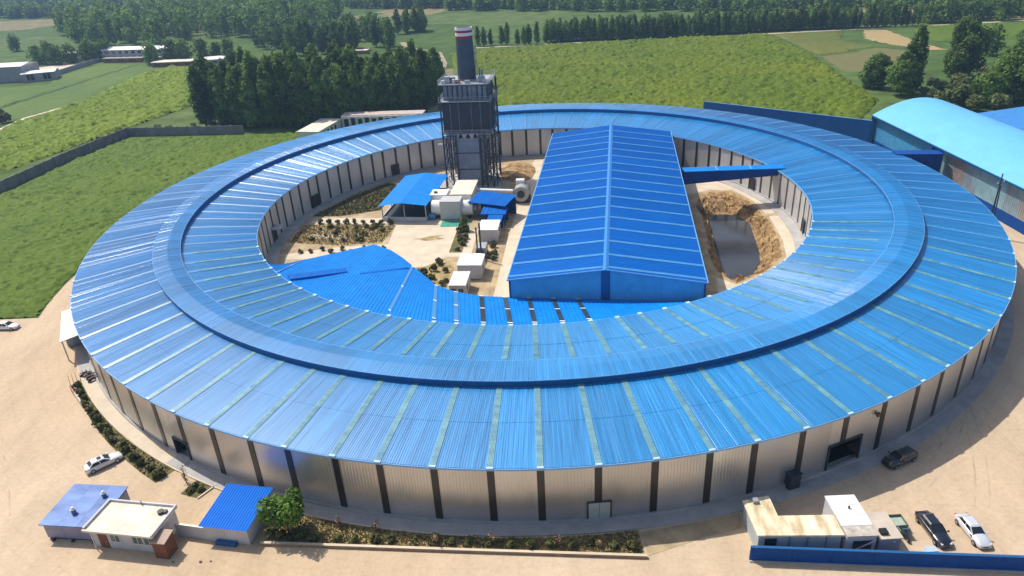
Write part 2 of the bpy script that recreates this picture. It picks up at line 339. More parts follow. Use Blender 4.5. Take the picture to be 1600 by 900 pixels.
crop([(97 * math.cos(R(a)), 97 * math.sin(R(a))) for a in range(103, 50, -5)] + [(60.5, 87), (101, 52), (104, 70), (134, 115), (140, 170), (146, 215), (148.5, 296), (100, 299), (12, 297), (-45, 286), (-36, 210), (-33, 136)],
     .85, 1., 28, 3.6, .3, .55, FD, 'wide green crop field stretching behind the round building')
crop([(149.5, 296), (147.5, 216), (165, 222), (183, 236), (178, 262), (192, 294)], 1.2, .5, 60, 2.5, .1, .14, FY, 'yellow green crop plot beside the big field')
crop([(203, 296), (190, 262), (193, 240), (204, 216), (213, 214), (211, 240), (217, 292)], 1.4, .12, 60, 2.5, .04, .06, FT, 'pale tan stubble plot behind the columnar tree')
crop([(148, 214), (142, 172), (152, 168), (175, 190), (200, 210), (184, 234), (166, 220)], 1.4, .15, 60, 2.5, .03, .08, FBR, 'brownish fallow plot between the crop and the trees')
crop([(226, 285), (218, 240), (250, 235), (300, 262), (300, 300), (240, 300)], 2, .4, 60, 2.5, .05, .14, FA, 'small green plot beyond the tall broad tree')
# farm track along the strips
def ribbon(name, pts, wd, z, m, **k):
    V = []; Fs = []
    for i, pnt in enumerate(pts):
        a = Vector(pts[max(0, i - 1)]); b = Vector(pts[min(len(pts) - 1, i + 1)]); d = (b - a).normalized(); nn = Vector((-d.y, d.x)) * wd / 2
        V += [(pnt[0] + nn.x, pnt[1] + nn.y, z), (pnt[0] - nn.x, pnt[1] - nn.y, z)]
    for i in range(len(pts) - 1): Fs.append((2 * i, 2 * i + 1, 2 * i + 3, 2 * i + 2))
    return MB().add(V, Fs).build(name, m, **k)
ribbon('farm_track', [(-200, 92), (-222, 134), (-224.5, 158), (-217.5, 183)], 2.2, .05, CONCP, kind='structure')
ribbon('farm_road', [(-38, 128), (-43, 180), (-45, 250), (-52, 290), (-75, 318), (-82, 345)], 4, .05, mat('dirt_road', (.3, .25, .15), .95, 0, .2, .2), kind='structure')
ribbon('field_road', [(-30, 302), (12, 303), (150, 300), (300, 301), (420, 300)], 4, .05, mat('dirt_road_pale', (.42, .36, .25), .95, 0, .2, .2), kind='structure')

# ------------------------------------------------------------------ the round building
RING = empty('round_building', label='huge ring shaped building with blue ribbed metal roof and silver walls', cat='building')
A_, B_ = 4.08, 3.5314
seq = list('abaabaaabaa'); rest = []
for i in range(25):
    rest += list('aab')
    if i % 4 == 1: rest.append('a')
rest = rest[:81]
while len(rest) < 81: rest.append('a')
seq += rest
na = seq.count('a'); nb_ = seq.count('b'); B_ = (360 - na * A_) / nb_
starts = []; t = -109.36
for c in seq: starts.append(t); t += A_ if c == 'a' else B_
WID = {'a': A_, 'b': B_}
def rot_obj(name, me, ang, **k): return link(name, me, RING, rz=R(ang), **k)
def roof_panel_mesh(name, r_list, wd, half, nrib, seed, m, h=.042, jit=.006):
    rs = np.random.default_rng(seed); ts = []; zs = []
    for k in range(nrib):
        j = rs.normal(0, jit); 
        for tt, zz in ((0., 0), (.68, .0), (.76, h), (.88, h), (.96, 0)): ts.append((k + tt) / nrib); zs.append(zz + j * (tt < .7))
    ts.append(1); zs.append(0); V = []; n = len(ts)
    for r, z in r_list:
        a0 = math.asin(half / r); a1 = R(wd) - a0
        for tt, zz in zip(ts, zs):
            a = a0 + (a1 - a0) * tt; V.append((r * math.cos(a), r * math.sin(a), z + zz))
    Fs = [(j * n + i, (j + 1) * n + i, (j + 1) * n + i + 1, j * n + i + 1) for j in range(len(r_list) - 1) for i in range(n - 1)]
    return MB().add(V, Fs).mesh(name, m)
OUT_R = [(81.0, 10.47), (88.3, 9.765), (88.31, 9.735), (96.0, 9.0)]
INN_R = [(62.05, 8.82), (69.5, 9.64), (69.51, 9.61), (77.1, 10.47)]
CAPR = [(81.55, 11.42), (79.05, 11.66), (78.75, 11.68), (76.45, 11.42)]
pm = {}
for c in 'ab':
    for s_ in range(3):
        pm['o', c, s_] = roof_panel_mesh('roof_panel', OUT_R, WID[c], .36, 19 if c == 'a' else 16, 10 + s_, ROOF)
        pm['i', c, s_] = roof_panel_mesh('roof_panel', INN_R, WID[c], .36, 13 if c == 'a' else 11, 20 + s_, ROOF)
    pm['c', c] = roof_panel_mesh('ridge_cap', CAPR, WID[c], .0, 17 if c == 'a' else 14, 5, ROOF, .042, .006)
def strip_mesh(r_list, half, m, up=.05, ribs=5, name='skylight_strip', rh=.016):
    V = []; n = ribs * 2 + 1
    for r, z in r_list:
        for k in range(n): V.append((r, -half + 2 * half * k / (n - 1), z + up + (rh if k % 2 else 0)))
    for r, z in (r_list[0], r_list[-1]):
        pass
    Fs = [(j * n + i, (j + 1) * n + i, (j + 1) * n + i + 1, j * n + i + 1) for j in range(len(r_list) - 1) for i in range(n - 1)]
    return MB().add(V, Fs).mesh(name, m)
so_m = strip_mesh([(81.2, 10.45), (96.12, 8.99)], .4, FIBRE)
si_m = strip_mesh([(61.95, 8.81), (74.3, 10.16)], .4, FIBRE)
sf_m = strip_mesh([(61.95, 8.81), (76.9, 10.45)], .32, FIBRE3, .022, 3, rh=.04)
sof_m = strip_mesh([(81.2, 10.45), (96.12, 8.99)], .3, FIBRE3, .015, 5, rh=.008)
bl_m = strip_mesh([(74.2, 10.15), (77, 10.46)], .45, ROOF, .02)
ENDM = mat('strip_end_pale', (.4, .58, .68), .5)
endc = MB().box(95.85, 96.16, -.4, .4, 8.99, 9.12).mesh('strip_end_cap', ENDM)
endi = MB().box(61.85, 62.4, -.36, .36, 8.8, 8.96).mesh('strip_end_cap', ENDM)
batten = MB()
for r in np.arange(82, 96, 1.55): batten.box(r - .04, r + .04, -.39, .39, 0, .02)
for i, v in enumerate(batten.v): batten.v[i] = (v[0], v[1], v[2] + 10.45 + (v[0] - 81.2) / (96.12 - 81.2) * (8.99 - 10.45) + .06)
batm = batten.mesh('strip_batten', mat('batten_teal', (.16, .38, .4), .5))
for i, (c, a) in enumerate(zip(seq, starts)):
    rot_obj('roof_panel', pm['o', c, i % 3], a); rot_obj('roof_panel', pm['i', c, (i * 2) % 3], a)
    rot_obj('ridge_cap', pm['c', c], a)
    near = -160 < ((a + 180) % 360) - 180 < -20
    s1 = rot_obj('skylight_strip', so_m if -142 < ((a + 180) % 360) - 180 < -30 else sof_m, a)
    if near: link('batten', batm, s1, kind='stuff')
    if near: link('end_cap', endc, s1)
    if near:
        s2 = rot_obj('skylight_strip', si_m, a); rot_obj('roof_flashing', bl_m, a)
    else: s2 = rot_obj('skylight_strip', sf_m, a)
    if near: link('end_cap', endi, s2)
def annulus(name, prof, m, parent=RING, n=184, smooth=True, a0=0, a1=360, **k):
    V = []; Fs = []; p = len(prof); full = abs(a1 - a0 - 360) < 1e-6; cnt = n if full else n + 1
    for i in range(cnt):
        a = R(a0 + (a1 - a0) * i / n)
        for r, z in prof: V.append((r * math.cos(a), r * math.sin(a), z))
    for i in range(n):
        j = (i + 1) % cnt
        for q in range(p - 1): Fs.append((i * p + q, j * p + q, j * p + q + 1, i * p + q + 1))
    return MB().add(V, Fs).build(name, m, parent, **k)
annulus('cap_side_shaded', [(81.48, 10.3), (81.48, 11.38)], NAVY); annulus('cap_side_shaded', [(76.52, 10.3), (76.52, 11.38)], NAVY)  # cap sides; navy deeper than the roof blue paints in their shade
annulus('cap_edge_trim', [(81.56, 11.3), (81.58, 11.43), (81.5, 11.43)], TRIM); annulus('cap_edge_trim', [(76.44, 11.3), (76.42, 11.43), (76.5, 11.43)], TRIM)
annulus('eave_trim', [(95.9, 8.7), (96.13, 8.7), (96.13, 8.96), (95.9, 8.96)], TRIM); annulus('eave_trim', [(62.1, 8.5), (61.92, 8.5), (61.92, 8.78), (62.1, 8.78)], TRIM)
annulus('ceiling_liner', [(62.2, 8.4), (79, 10.1), (95.4, 8.55)], STEELM)
annulus('plinth', [(95.95, .15), (95.95, .5), (95.5, .5)], CONC); annulus('plinth', [(61.9, .12), (61.9, .45), (62.4, .45)], CONC)
annulus('walkway', [(95.9, .18), (97.75, .18), (97.75, 0)], CONC, None, kind='structure')
annulus('kerb_line', [(97.75, .22), (97.95, .22), (97.95, 0)], CONCP, None, kind='structure', a0=-170, a1=-95)
annulus('walkway_court', [(61.95, .14), (59.6, .14), (59.6, -.02)], CONC, None, kind='structure')
def wall_mesh(name, r, wd, z0, z1, m, a_in=0., pitch=.4, amp=.018, sgn=1):
    a0 = a_in; a1 = R(wd) - a_in; n = max(2, int(r * (a1 - a0) / pitch)); ts = []; ds = []
    for k in range(n):
        for tt, d in ((0, 0), (.55, 0), (.65, amp), (.9, amp)): ts.append((k + tt) / n); ds.append(d)
    ts.append(1); ds.append(0); N = len(ts); V = []
    for z in (z0, z1):
        for tt, d in zip(ts, ds): a = a0 + (a1 - a0) * tt; V.append(((r + sgn * d) * math.cos(a), (r + sgn * d) * math.sin(a), z))
    return MB().add(V, [(i, i + 1, N + i + 1, N + i) for i in range(N - 1)]).mesh(name, m)
wo = {c: wall_mesh('wall_panel', 95.6, WID[c], .5, 8.75, GALV, math.asin(.4 / 95.6)) for c in 'ab'}
wi = {c: wall_mesh('wall_panel', 62.25, WID[c], .45, 8.6, GALVI, math.asin(.3 / 62.25), .45, .02, -1) for c in 'ab'}
def strip_box(r, half, z0, z1, th, m, name='window_strip'):
    mb = MB().box(r - th, r + th, -half, half, z0, z1); return mb.mesh(name, m)
ws_o = strip_box(95.62, .45, .5, 8.74, .06, DARKSTRIP); ws_i = strip_box(62.22, .34, .45, 8.58, .06, DARKSTRIP)
DOORS = {-65.8: (1.65, 4.3, 'big'), -85.9: (.85, 3.0, 'pale'), -121.9: (.95, 3.3, 'dark')}
def norm(a): return (a + 180) % 360 - 180
for c, a in zip(seq, starts):
    a = norm(a); wd = WID[c]; cut = False
    for da, (hw, dh, kd) in DOORS.items():
        if kd == 'pale': continue
        if a < da + hw and a + wd > da - hw:      # this bay is opened for a doorway
            lo, hi = max(a, da - hw), min(a + wd, da + hw); cut = True
            e = math.degrees(math.asin(.4 / 95.6))
            if lo - a > .3: rot_obj('wall_panel', wall_mesh('wall_panel', 95.6, lo - a + e * 0, .5, 8.75, GALV, 0), a)
            if a + wd - hi > .3: rot_obj('wall_panel', wall_mesh('wall_panel', 95.6, a + wd - hi, .5, 8.75, GALV, 0), hi)
            rot_obj('wall_panel', wall_mesh('wall_panel', 95.6, hi - lo, dh, 8.75, GALV, 0), lo)
    if not cut: rot_obj('wall_panel', wo[c], a)
    z0 = .5
    for da, (hw, dh, kd) in DOORS.items():
        if abs(a - da) < hw: z0 = dh + .05
    rot_obj('window_strip', ws_o if z0 == .5 else strip_box(95.62, .45, z0, 8.74, .06, DARKSTRIP), a)
    if not (-152 < a < -30):
        rot_obj('wall_panel', wi[c], a); rot_obj('window_strip', ws_i, a)
annulus('inner_wall', [(62.25, 0), (62.25, 8.6)], GALVI, a0=-153, a1=-28, n=60)
for da, (hw, dh, kd) in DOORS.items():
    y = 95.7 * math.sin(R(hw)); mb = MB()
    for s_ in (-1, 1): mb.box(95.5, 95.8, s_ * y - .09, s_ * y + .09, .02, dh + .1)
    mb.box(95.5, 95.8, -y + .09, y - .09, dh - .04, dh + .1)
    d = rot_obj('door_frame', mb.mesh('door_frame', STEEL), da)
    if kd == 'pale':
        mb = MB(); 
        for k in range(2): mb.box(95.7, 95.82, -y + .1 + k * (y - .08), -y + .1 + (k + 1) * (y - .1) - .02 , .1, dh - .06)
        link('door_leaf', mb.mesh('door_leaf', mat('pale_door', (.36, .39, .37), .55, 0, .08, 1)), d)
    else:
        link('dark_interior', MB().box(92, 92.2, -y - 2, y + 2, .03, dh + 2).box(92.2, 94.6, -y - 1, y + 1, .03, .08).mesh('dark_interior', BLACK), d)  # black sheet and floor added to stand in for the unlit interior
        link('threshold', MB().box(94.6, 97.7, -y + .15, y - .15, .18, .24).mesh('threshold', CONC), d)
for da, hw, dh in ((130.4, 1.1, 3.6), (159.1, 1.2, 3.6), (-179, 1.0, 3.2), (19.5, .95, 3.6), (-8.8, .9, 3.4)):
    y = 62 * math.sin(R(hw)); mb = MB().box(61.9, 62.15, -y, y, .16, dh)
    d = rot_obj('door', mb.mesh('door', BLACK), da)
    fr = MB().box(61.8, 62.1, -y - .12, -y, .16, dh + .1); fr.box(61.8, 62.1, y, y + .12, .16, dh + .1); fr.box(61.8, 62.1, -y, y, dh, dh + .1)
    link('door_frame', fr.mesh('door_frame', STEEL), d)
    if da == -179: link('door_hood', MB().box(59.9, 62.1, -y - .6, y + .6, dh + .5, dh + .7).mesh('door_hood', STEELL), d)
mb = MB().box(95.75, 96.1, -.25, .25, 6.6, 7.1)
rot_obj('wall_lamp', mb.mesh('wall_lamp', BROWN), -62.9)
# white canopy on the left flank
mb = MB()
V = [pol(95.6, -155, 4.6), pol(99.3, -155, 4.1), pol(99.3, -147.3, 4.1), pol(95.6, -147.3, 4.6)]
V2 = [(x, y, z + .12) for x, y, z in V]
cn = empty('entrance_canopy', pol(97, -151), label='white lean-to canopy on the outside wall of the round building', cat='canopy')
def loc_build(mb, name, m, parent, **k):
    for i, v in enumerate(mb.v): mb.v[i] = (v[0] - parent.location.x, v[1] - parent.location.y, v[2] - parent.location.z)
    return mb.build(name, m, parent, **k)
loc_build(MB().hexa(V + V2), 'canopy_roof', WHITE, cn)
for a in (-154.5, -151, -147.6): loc_build(MB().box(*sum([[c - .08, c + .08] for c in pol(99, a)[:2]], []), 0, 4.12), 'post', STEELL, cn)
loc_build(MB().hexa([pol(96, -154.8, .02), pol(98.8, -154.8, .02), pol(98.8, -150.5, .02), pol(96, -150.5, .02), pol(96, -154.8, 3.4), pol(98.8, -154.8, 3.4), pol(98.8, -150.5, 3.4), pol(96, -150.5, 3.4)]), 'kiosk_wall', STEELM, cn)

# ------------------------------------------------------------------ link roofs inside the ring
def lean_to(name, label, arc, inner, zin, strips, stripmat, mt, extra=None):
    n = len(arc); V = []; Fs = []
    root = empty(name, (0, 0, 0), label=label, cat='roof')
    for k in range(n - 1):
        a0, a1 = arc[k], arc[k + 1]; p0, p1 = Vector((*inner[k], zin)), Vector((*inner[k + 1], zin))
        q0, q1 = Vector(pol(62.3, a0, 8.74)), Vector(pol(62.3, a1, 8.74)); m = 6; mb = MB(); W = []
        for j in range(m):
            for tt, h in ((0, 0), (.6, 0), (.7, .06), (.9, .06)):
                u = (j + tt) / m; W.append((p0.lerp(p1, u), q0.lerp(q1, u), h))
        W.append((p1, q1, 0)); N = len(W)
        mb.add([w_[0] + Vector((0, 0, w_[2])) for w_ in W] + [w_[1] + Vector((0, 0, w_[2])) for w_ in W], [(i, i + 1, N + i + 1, N + i) for i in range(N - 1)])
        mb.build('roof_panel', mt, root)
        mb = MB(); e = Vector((0, 0, -.35)); mb.add([p0, p1, p1 + e, p0 + e], [(0, 1, 2, 3)]); mb.build('eave_trim', TRIM, root)
        if k in strips:
            d = (q0 - p0); s_ = (p1 - p0).normalized() * .42; up = Vector((0, 0, .1)); a, b = p0 + d * .02, p0 + d * .9
            mb = MB(); mb.hexa([a - s_ , a + s_, b + s_, b - s_, a - s_ + up, a + s_ + up, b + s_ + up, b - s_ + up]); st = mb.build('skylight_strip', stripmat, root)
            for f in (.02, .45, .9):
                cpt = p0 + d * f + up; dd = d.normalized() * .18
                MB().hexa([cpt - s_ - dd, cpt + s_ - dd, cpt + s_ + dd, cpt - s_ + dd] + [x + Vector((0, 0, .04)) for x in (cpt - s_ - dd, cpt + s_ - dd, cpt + s_ + dd, cpt - s_ + dd)]).build('lap_plate', WHITE, st)
    mb = MB()
    for k in range(n - 1):
        p0, p1 = inner[k], inner[k + 1]; mb.add([(p0[0], p0[1], 0), (p1[0], p1[1], 0), (p1[0], p1[1], zin - .3), (p0[0], p0[1], zin - .3)], [(0, 1, 2, 3)])
    mb.build('wall', GALVI, root)
    return root
def polyline(pts, n):
    pts = [Vector(p) for p in pts]; L_ = [0]
    for a, b in zip(pts, pts[1:]): L_.append(L_[-1] + (b - a).length)
    out = []
    for k in range(n):
        s_ = L_[-1] * k / (n - 1)
        for i in range(len(pts) - 1):
            if s_ <= L_[i + 1] + 1e-6: out.append(tuple(pts[i].lerp(pts[i + 1], (s_ - L_[i]) / (L_[i + 1] - L_[i])))); break
    return out
EXTL = [(-53.6, -30.4), (-33.0, -23.3)]
arcL = [-150.2, -146, -142, -138, -134, -130.3, -126, -122, -117.3, -113.2, -109.4, -105.3, -101.7, -97.6]
inL = polyline([(-53.9, -30.0), (-33.7, -20.1)], 7) + polyline([(-33.7, -20.1), (-28.6, -24.4), (-17.1, -42.9), (-9.5, -46.2)], 8)[1:]
lt = lean_to('link_roof', 'bright blue link roof with angled corner on the near courtyard side', arcL, inL, 6.2, {2, 9, 11, 12}, FIBRE3, ROOF3)
# shallow raised vent box and gutter on that roof
def on_roof(x, y): 
    r = math.hypot(x, y); return 8.74 - 2.54 * min(1, max(0, (62.3 - r) / 22.0))
for nm, pts4, hh, mm in (('roof_vent_box', [(-46.4, -39.4), (-36.5, -34.7), (-35.6, -36.7), (-45.2, -41.6)], .3, ROOF2), ('box_gutter', [(-33.3, -37.2), (-24.6, -33.1), (-24.3, -33.8), (-33.0, -37.9)], .3, ROOF2)):
    MB().hexa([(x, y, on_roof(x, y) - .9) for x, y in pts4] + [(x, y, on_roof(x, y) + hh) for x, y in pts4]).build(nm, mm, lt)
arcR = [-97.6, -93.55, -90.0, -85.9, -81.9, -77.8, -74.2, -70.1, -66.0, -61.5]
inR = polyline([(-9.5, -46.2), (-4.3, -47.2), (29.0, -52.0)], 10)
lean_to('link_roof', 'bright blue link roof in front of the long gabled hall', arcR, inR, 6.2, {0, 1, 2, 3, 4}, DARKFIB, ROOF3)

# ------------------------------------------------------------------ the long gabled hall
HL = 97.0; HW = 16.95
gx, gy = 12.45, -49.45; gdir = math.atan2(48.9 + 49.4, 24.6 - 12.45)       # axis direction
HALL = empty('gabled_hall', (gx, gy, 0), gdir, label='long blue gabled hall standing inside the round building', cat='building')
# local: x along the axis, y to the left
nb = 16; bay = 98.8 / nb
def hall_slope(sgn, x0, x1, m, name, ribs=12, up=0, parent=HALL, h=.06):
    V = []; W = []
    for j in range(ribs):
        for tt, hh in ((0, 0), (.55, 0), (.65, h), (.88, h)): W.append((x0 + (x1 - x0) * (j + tt) / ribs, hh))
    W.append((x1, 0)); N = len(W)
    rows = [(17.15, 9.98), (9, 11.02), (8.98, 11.0), (.15, 12.12)]
    for y, z in rows: V += [(x, sgn * y, z + hh + up) for x, hh in W]
    Fs = [(j * N + i, j * N + i + 1, (j + 1) * N + i + 1, (j + 1) * N + i) for j in range(len(rows) - 1) for i in range(N - 1)]
    return MB().add(V, Fs).build(name, m, parent)
for s_ in (-1, 1):
    for k in range(nb):
        hall_slope(s_, k * bay - (.5 if k == 0 else 0), (k + 1) * bay, ROOF2, 'roof_panel')
        if k: hall_slope(s_, k * bay - .32, k * bay + .32, FIBRE2, 'skylight_strip', 2, .07)
    hall_slope(s_, .55, 1.15, FIBRE2, 'skylight_strip', 2, .07)
mb = MB()
for k in range(nb): mb.hexa([(k * bay - (.5 if k == 0 else 0), -.5, 12.05), (k * bay + bay, -.5, 12.05), (k * bay + bay, 0, 12.3), (k * bay - (.5 if k == 0 else 0), 0, 12.3), (k * bay - (.5 if k == 0 else 0), -.5, 12.15), (k * bay + bay, -.5, 12.15), (k * bay + bay, 0, 12.4), (k * bay - (.5 if k == 0 else 0), 0, 12.4)]); mb.hexa([(k * bay - (.5 if k == 0 else 0), .5, 12.05), (k * bay + bay, .5, 12.05), (k * bay + bay, 0, 12.3), (k * bay - (.5 if k == 0 else 0), 0, 12.3), (k * bay - (.5 if k == 0 else 0), .5, 12.15), (k * bay + bay, .5, 12.15), (k * bay + bay, 0, 12.4), (k * bay - (.5 if k == 0 else 0), 0, 12.4)])
mb.build('ridge_cap', mat('ridge_cap_blue', (.02, .2, .58), .4), HALL)
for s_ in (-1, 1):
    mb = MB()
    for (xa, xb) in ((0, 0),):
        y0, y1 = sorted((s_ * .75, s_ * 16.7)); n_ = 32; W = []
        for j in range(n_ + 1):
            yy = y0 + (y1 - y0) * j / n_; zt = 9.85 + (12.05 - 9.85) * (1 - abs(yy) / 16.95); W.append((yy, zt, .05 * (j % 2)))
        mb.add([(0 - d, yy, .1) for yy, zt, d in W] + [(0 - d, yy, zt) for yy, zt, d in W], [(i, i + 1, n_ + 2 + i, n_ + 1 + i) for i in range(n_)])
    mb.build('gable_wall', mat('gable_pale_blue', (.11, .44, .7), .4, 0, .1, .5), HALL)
    MB().box(-.12, .12, min(s_ * 16.7, s_ * 17.0), max(s_ * 16.7, s_ * 17.0), .05, 9.9).build('corner_post', NAVY, HALL)
    mb = MB()
    for j in range(nb):
        mb = MB(); n_ = 18; W = [(j * bay + bay * q / n_, .05 * (q % 2)) for q in range(n_ + 1)]
        mb.add([(x, s_ * (16.75 + d), .1) for x, d in W] + [(x, s_ * (16.75 + d), 9.85) for x, d in W], [(i, i + 1, n_ + 2 + i, n_ + 1 + i) for i in range(n_)])
        mb.build('side_wall_panel', GALVI if j % 4 else STEELM, HALL)
    MB().bar((-.5, s_ * 17.2, 9.9), (98.8, s_ * 17.2, 9.9), .18, .22).build('gutter', TRIM, HALL)
    MB().bar((-.55, s_ * 17.15, 9.95), (-.55, 0, 12.2), .12, .22).build('verge_trim', TRIM, HALL)
MB().box(-.16, .14, -.72, .72, .05, 12.0).build('centre_post', NAVY, HALL)
MB().add([(98.6, -16.9, 0), (98.6, 16.9, 0), (98.6, 16.9, 9.9), (98.6, 0, 12.05), (98.6, -16.9, 9.9)], [(0, 1, 2, 3, 4)]).build('gable_wall', LTBLUE, HALL)
# enclosed gallery from the hall to the ring
g0, g1 = Vector((38.4, 11.0)), Vector((63.2, 10.2)); gv = (g1 - g0).normalized(); gal = empty('link_gallery', (38.4, 11.0, 0), math.atan2(gv.y, gv.x), label='raised blue enclosed gallery linking the hall to the ring', cat='gallery')
gl = (g1 - g0).length
for k in range(3):
    MB().hexa([(gl * k / 3, -.1, 9.0), (gl * (k + 1) / 3 - .25, -.1, 9.0), (gl * (k + 1) / 3 - .25, 3.3, 9.0), (gl * k / 3, 3.3, 9.0), (gl * k / 3, -.1, 9.2), (gl * (k + 1) / 3 - .25, -.1, 9.2), (gl * (k + 1) / 3 - .25, 3.3, 9.2), (gl * k / 3, 3.3, 9.2)]).build('roof_panel', ROOF3, gal)
    if k: MB().box(gl * k / 3 - .3, gl * k / 3 + .05, -.12, 3.32, 9.3, 9.26).build('skylight_strip', FIBRE2, gal)
    for y0 in (0, 3.1):
        xa, xb = gl * k / 3 + .02, gl * (k + 1) / 3 - .02; za, zb_ = 5.9 + 1.7 * k / 3, 5.9 + 1.7 * (k + 1) / 3
        MB().hexa([(xa, y0, za), (xb, y0, zb_), (xb, y0 + .12, zb_), (xa, y0 + .12, za), (xa, y0, 9.0), (xb, y0, 9.0), (xb, y0 + .12, 9.0), (xa, y0 + .12, 9.0)]).build('wall_panel', NAVY2, gal)
MB().hexa([(0, .15, 5.75), (gl, .15, 7.45), (gl, 3.05, 7.45), (0, 3.05, 5.75), (0, .15, 5.95), (gl, .15, 7.65), (gl, 3.05, 7.65), (0, 3.05, 5.95)]).build('floor_deck', STEEL, gal)

# ------------------------------------------------------------------ courtyard ground, pit and paths
PITRIM = [(41.6, 2.9), (41.8, 11), (44.5, 18.9), (48.5, 21.5), (53.1, 20.8), (55.9, 12.5), (56.2, 3.4), (56.7, -1.0), (55.2, -12.6), (53.1, -21.1), (47.2, -28.5), (40.2, -32.9), (37.6, -27), (38.4, -16), (40.0, -9.1)]
WAT = [(43.8, 2.2), (44.6, 7), (46.5, 9.5), (49, 10), (51, 9), (52.6, 6), (53.2, 2.3), (52.2, -3.5), (50.6, -13.6), (49, -19), (46.0, -24.6), (41.9, -28.2), (40.4, -24), (41.0, -17.2), (42.2, -8)]
def court():
    bm = bmesh.new(); n = 120
    o = [bm.verts.new((62.3 * math.cos(2 * math.pi * k / n), 62.3 * math.sin(2 * math.pi * k / n), -.01)) for k in range(n)]
    i = [bm.verts.new((x, y, -.01)) for x, y in PITRIM]
    es = [bm.edges.new((o[k], o[(k + 1) % n])) for k in range(n)] + [bm.edges.new((i[k], i[(k + 1) % len(i)])) for k in range(len(i))]
    bmesh.ops.triangle_fill(bm, edges=es, use_beauty=True)
    bmesh.ops.recalc_face_normals(bm, faces=bm.faces)
    me = bpy.data.meshes.new('courtyard_ground'); bm.to_mesh(me); bm.free()
    if me.polygons[0].normal.z < 0: me.flip_normals()
    me.materials.append(SOIL); link('courtyard_ground', me, kind='structure')
    # pit slope: ring of finely subdivided quads with rills
    N = 150; M = 22; V = []; rs = np.random.default_rng(3)
    def along(poly, t):
        t = t % 1; P = poly + [poly[0]]; k = t * len(poly); j = int(k); u = k - j; a, b = P[j], P[j + 1]; return np.array([a[0] + (b[0] - a[0]) * u, a[1] + (b[1] - a[1]) * u])
    rill = blur(rs.normal(0, 1, (N, 1)), 1)[:, 0]
    for k in range(N):
        a, b = along(PITRIM, k / N), along(WAT, k / N)
        for j in range(M + 1):
            u = j / M; p = a + (b - a) * u; d = math.sin(math.pi * u)
            p = p + rs.normal(0, .16, 2) * d; st = (math.floor(u * 3.999) + min(1, (u * 3.999 % 1) * 3.2)) / 4; z = -.01 - 2.45 * (.4 * u ** 1.25 + .6 * max(0, st - .25) / .75) + d * (.8 * rill[k] + rs.normal(0, .16))
            V.append((p[0], p[1], z))
    Fs = [(k * (M + 1) + j, ((k + 1) % N) * (M + 1) + j, ((k + 1) % N) * (M + 1) + j + 1, k * (M + 1) + j + 1) for k in range(N) for j in range(M)]
    MB().add(V, Fs).build('pit_slope', EARTH, kind='structure')
    MB().add([(x, y, -2.3) for x, y in [tuple(np.array(p) + (np.array(p) - np.array([46.5, -8])) * .02) for p in WAT]], [tuple(range(len(WAT)))]).build('pit_water', WATER, kind='structure')
court()
def sheet(name, poly, z, m, **k):
    k.setdefault('kind', 'structure'); return MB().add([(x, y, z) for x, y in poly], [tuple(range(len(poly)))]).build(name, m, **k)
sheet('court_paving', [(-34.0, 6.6), (-17.6, 4.9), (-19.0, -14.0), (-23.5, -19), (-29.3, -20), (-34, -14)], .012, CONCP)
sheet('court_path', [(-34, -5.4), (-34, -14), (-57, -12), (-57.5, -9), (-45.5, -6.0)], .012, CONCP)
sheet('court_path', [(-57, 10.4), (-55.2, 14.2), (-38, 12), (-28.0, 10.8), (-15.6, 7.8), (-15.6, 5.0), (-17.5, 5.2), (-34.0, 7)], .016, CONCP)
sheet('court_path', [(-8.6, -40), (-3.6, -40), (-.6, 5.7), (4.5, 57), (1.6, 57.5), (-5.2, 0)], .016, CONCP)
sheet('court_path', [(-19.3, -14.3), (-13.9, -14.6), (-12.9, 1), (-15, 1.6), (-15.9, -12.4), (-19.2, -12.1)], .02, CONCP)
sheet('court_path', [(-54.9, .4), (-45.4, -.6), (-44.8, 2.5), (-54.0, 3.4)], .03, CONCP)
sheet('court_path', [(-38.5, 16.5), (-28.6, 15), (-25, 20), (-24, 31), (-12, 28), (-8, 33), (-9, 50), (-24, 50), (-26, 34), (-36, 37)], .012, CONC)
sheet('pit_apron', [(57.4, 2), (60, 2), (58.4, -14), (53, -27), (43, -40), (38, -44), (34.5, -43), (37, -30), (40.2, -33.6), (47.6, -29.3), (53.8, -21.6), (55.9, -12.8)], .004, CONCP)
sheet('pit_apron', [(41.2, 20), (43.5, 20.2), (48, 22.6), (53.8, 21.8), (56.8, 13), (57, 3.6), (60, 4), (57, 20), (49, 34), (42.5, 36)], .004, CONCP)
sheet('grass_patch', [(-57.5, 15.5), (-50, 30), (-41.5, 41), (-37, 37.5), (-40, 18), (-50, 14.6)], .006, BEDG2)
sheet('grass_patch', [(-58.6, -2), (-57.8, 9), (-44, 7.8), (-34, 6), (-35.6, -4.2), (-46, -5)], .006, BEDG)
sheet('grass_patch', [(-18, 4.5), (-15.2, 1.6), (-16.2, -12), (-19, -11.8)], .03, BEDG2)
sheet('grass_patch', [(-29, -20.5), (-19.2, -15.2), (-17, -20), (-18.5, -34), (-26, -29)], .006, BEDG)
sheet('dirt_stain', [(-28.5, -3.0), (-25, -4.6), (-20.5, -3.6), (-22.6, -2.6), (-21, -1.2), (-24, -1.4), (-26, -2.4)], .018, BEDG)
sheet('debris_net', [(-22.6, 4.0), (-15.4, 3.6), (-15.5, 7.6), (-22.4, 8.2)], .05, NET, kind='stuff', label='green netting spread beside the white filter unit', cat='netting')
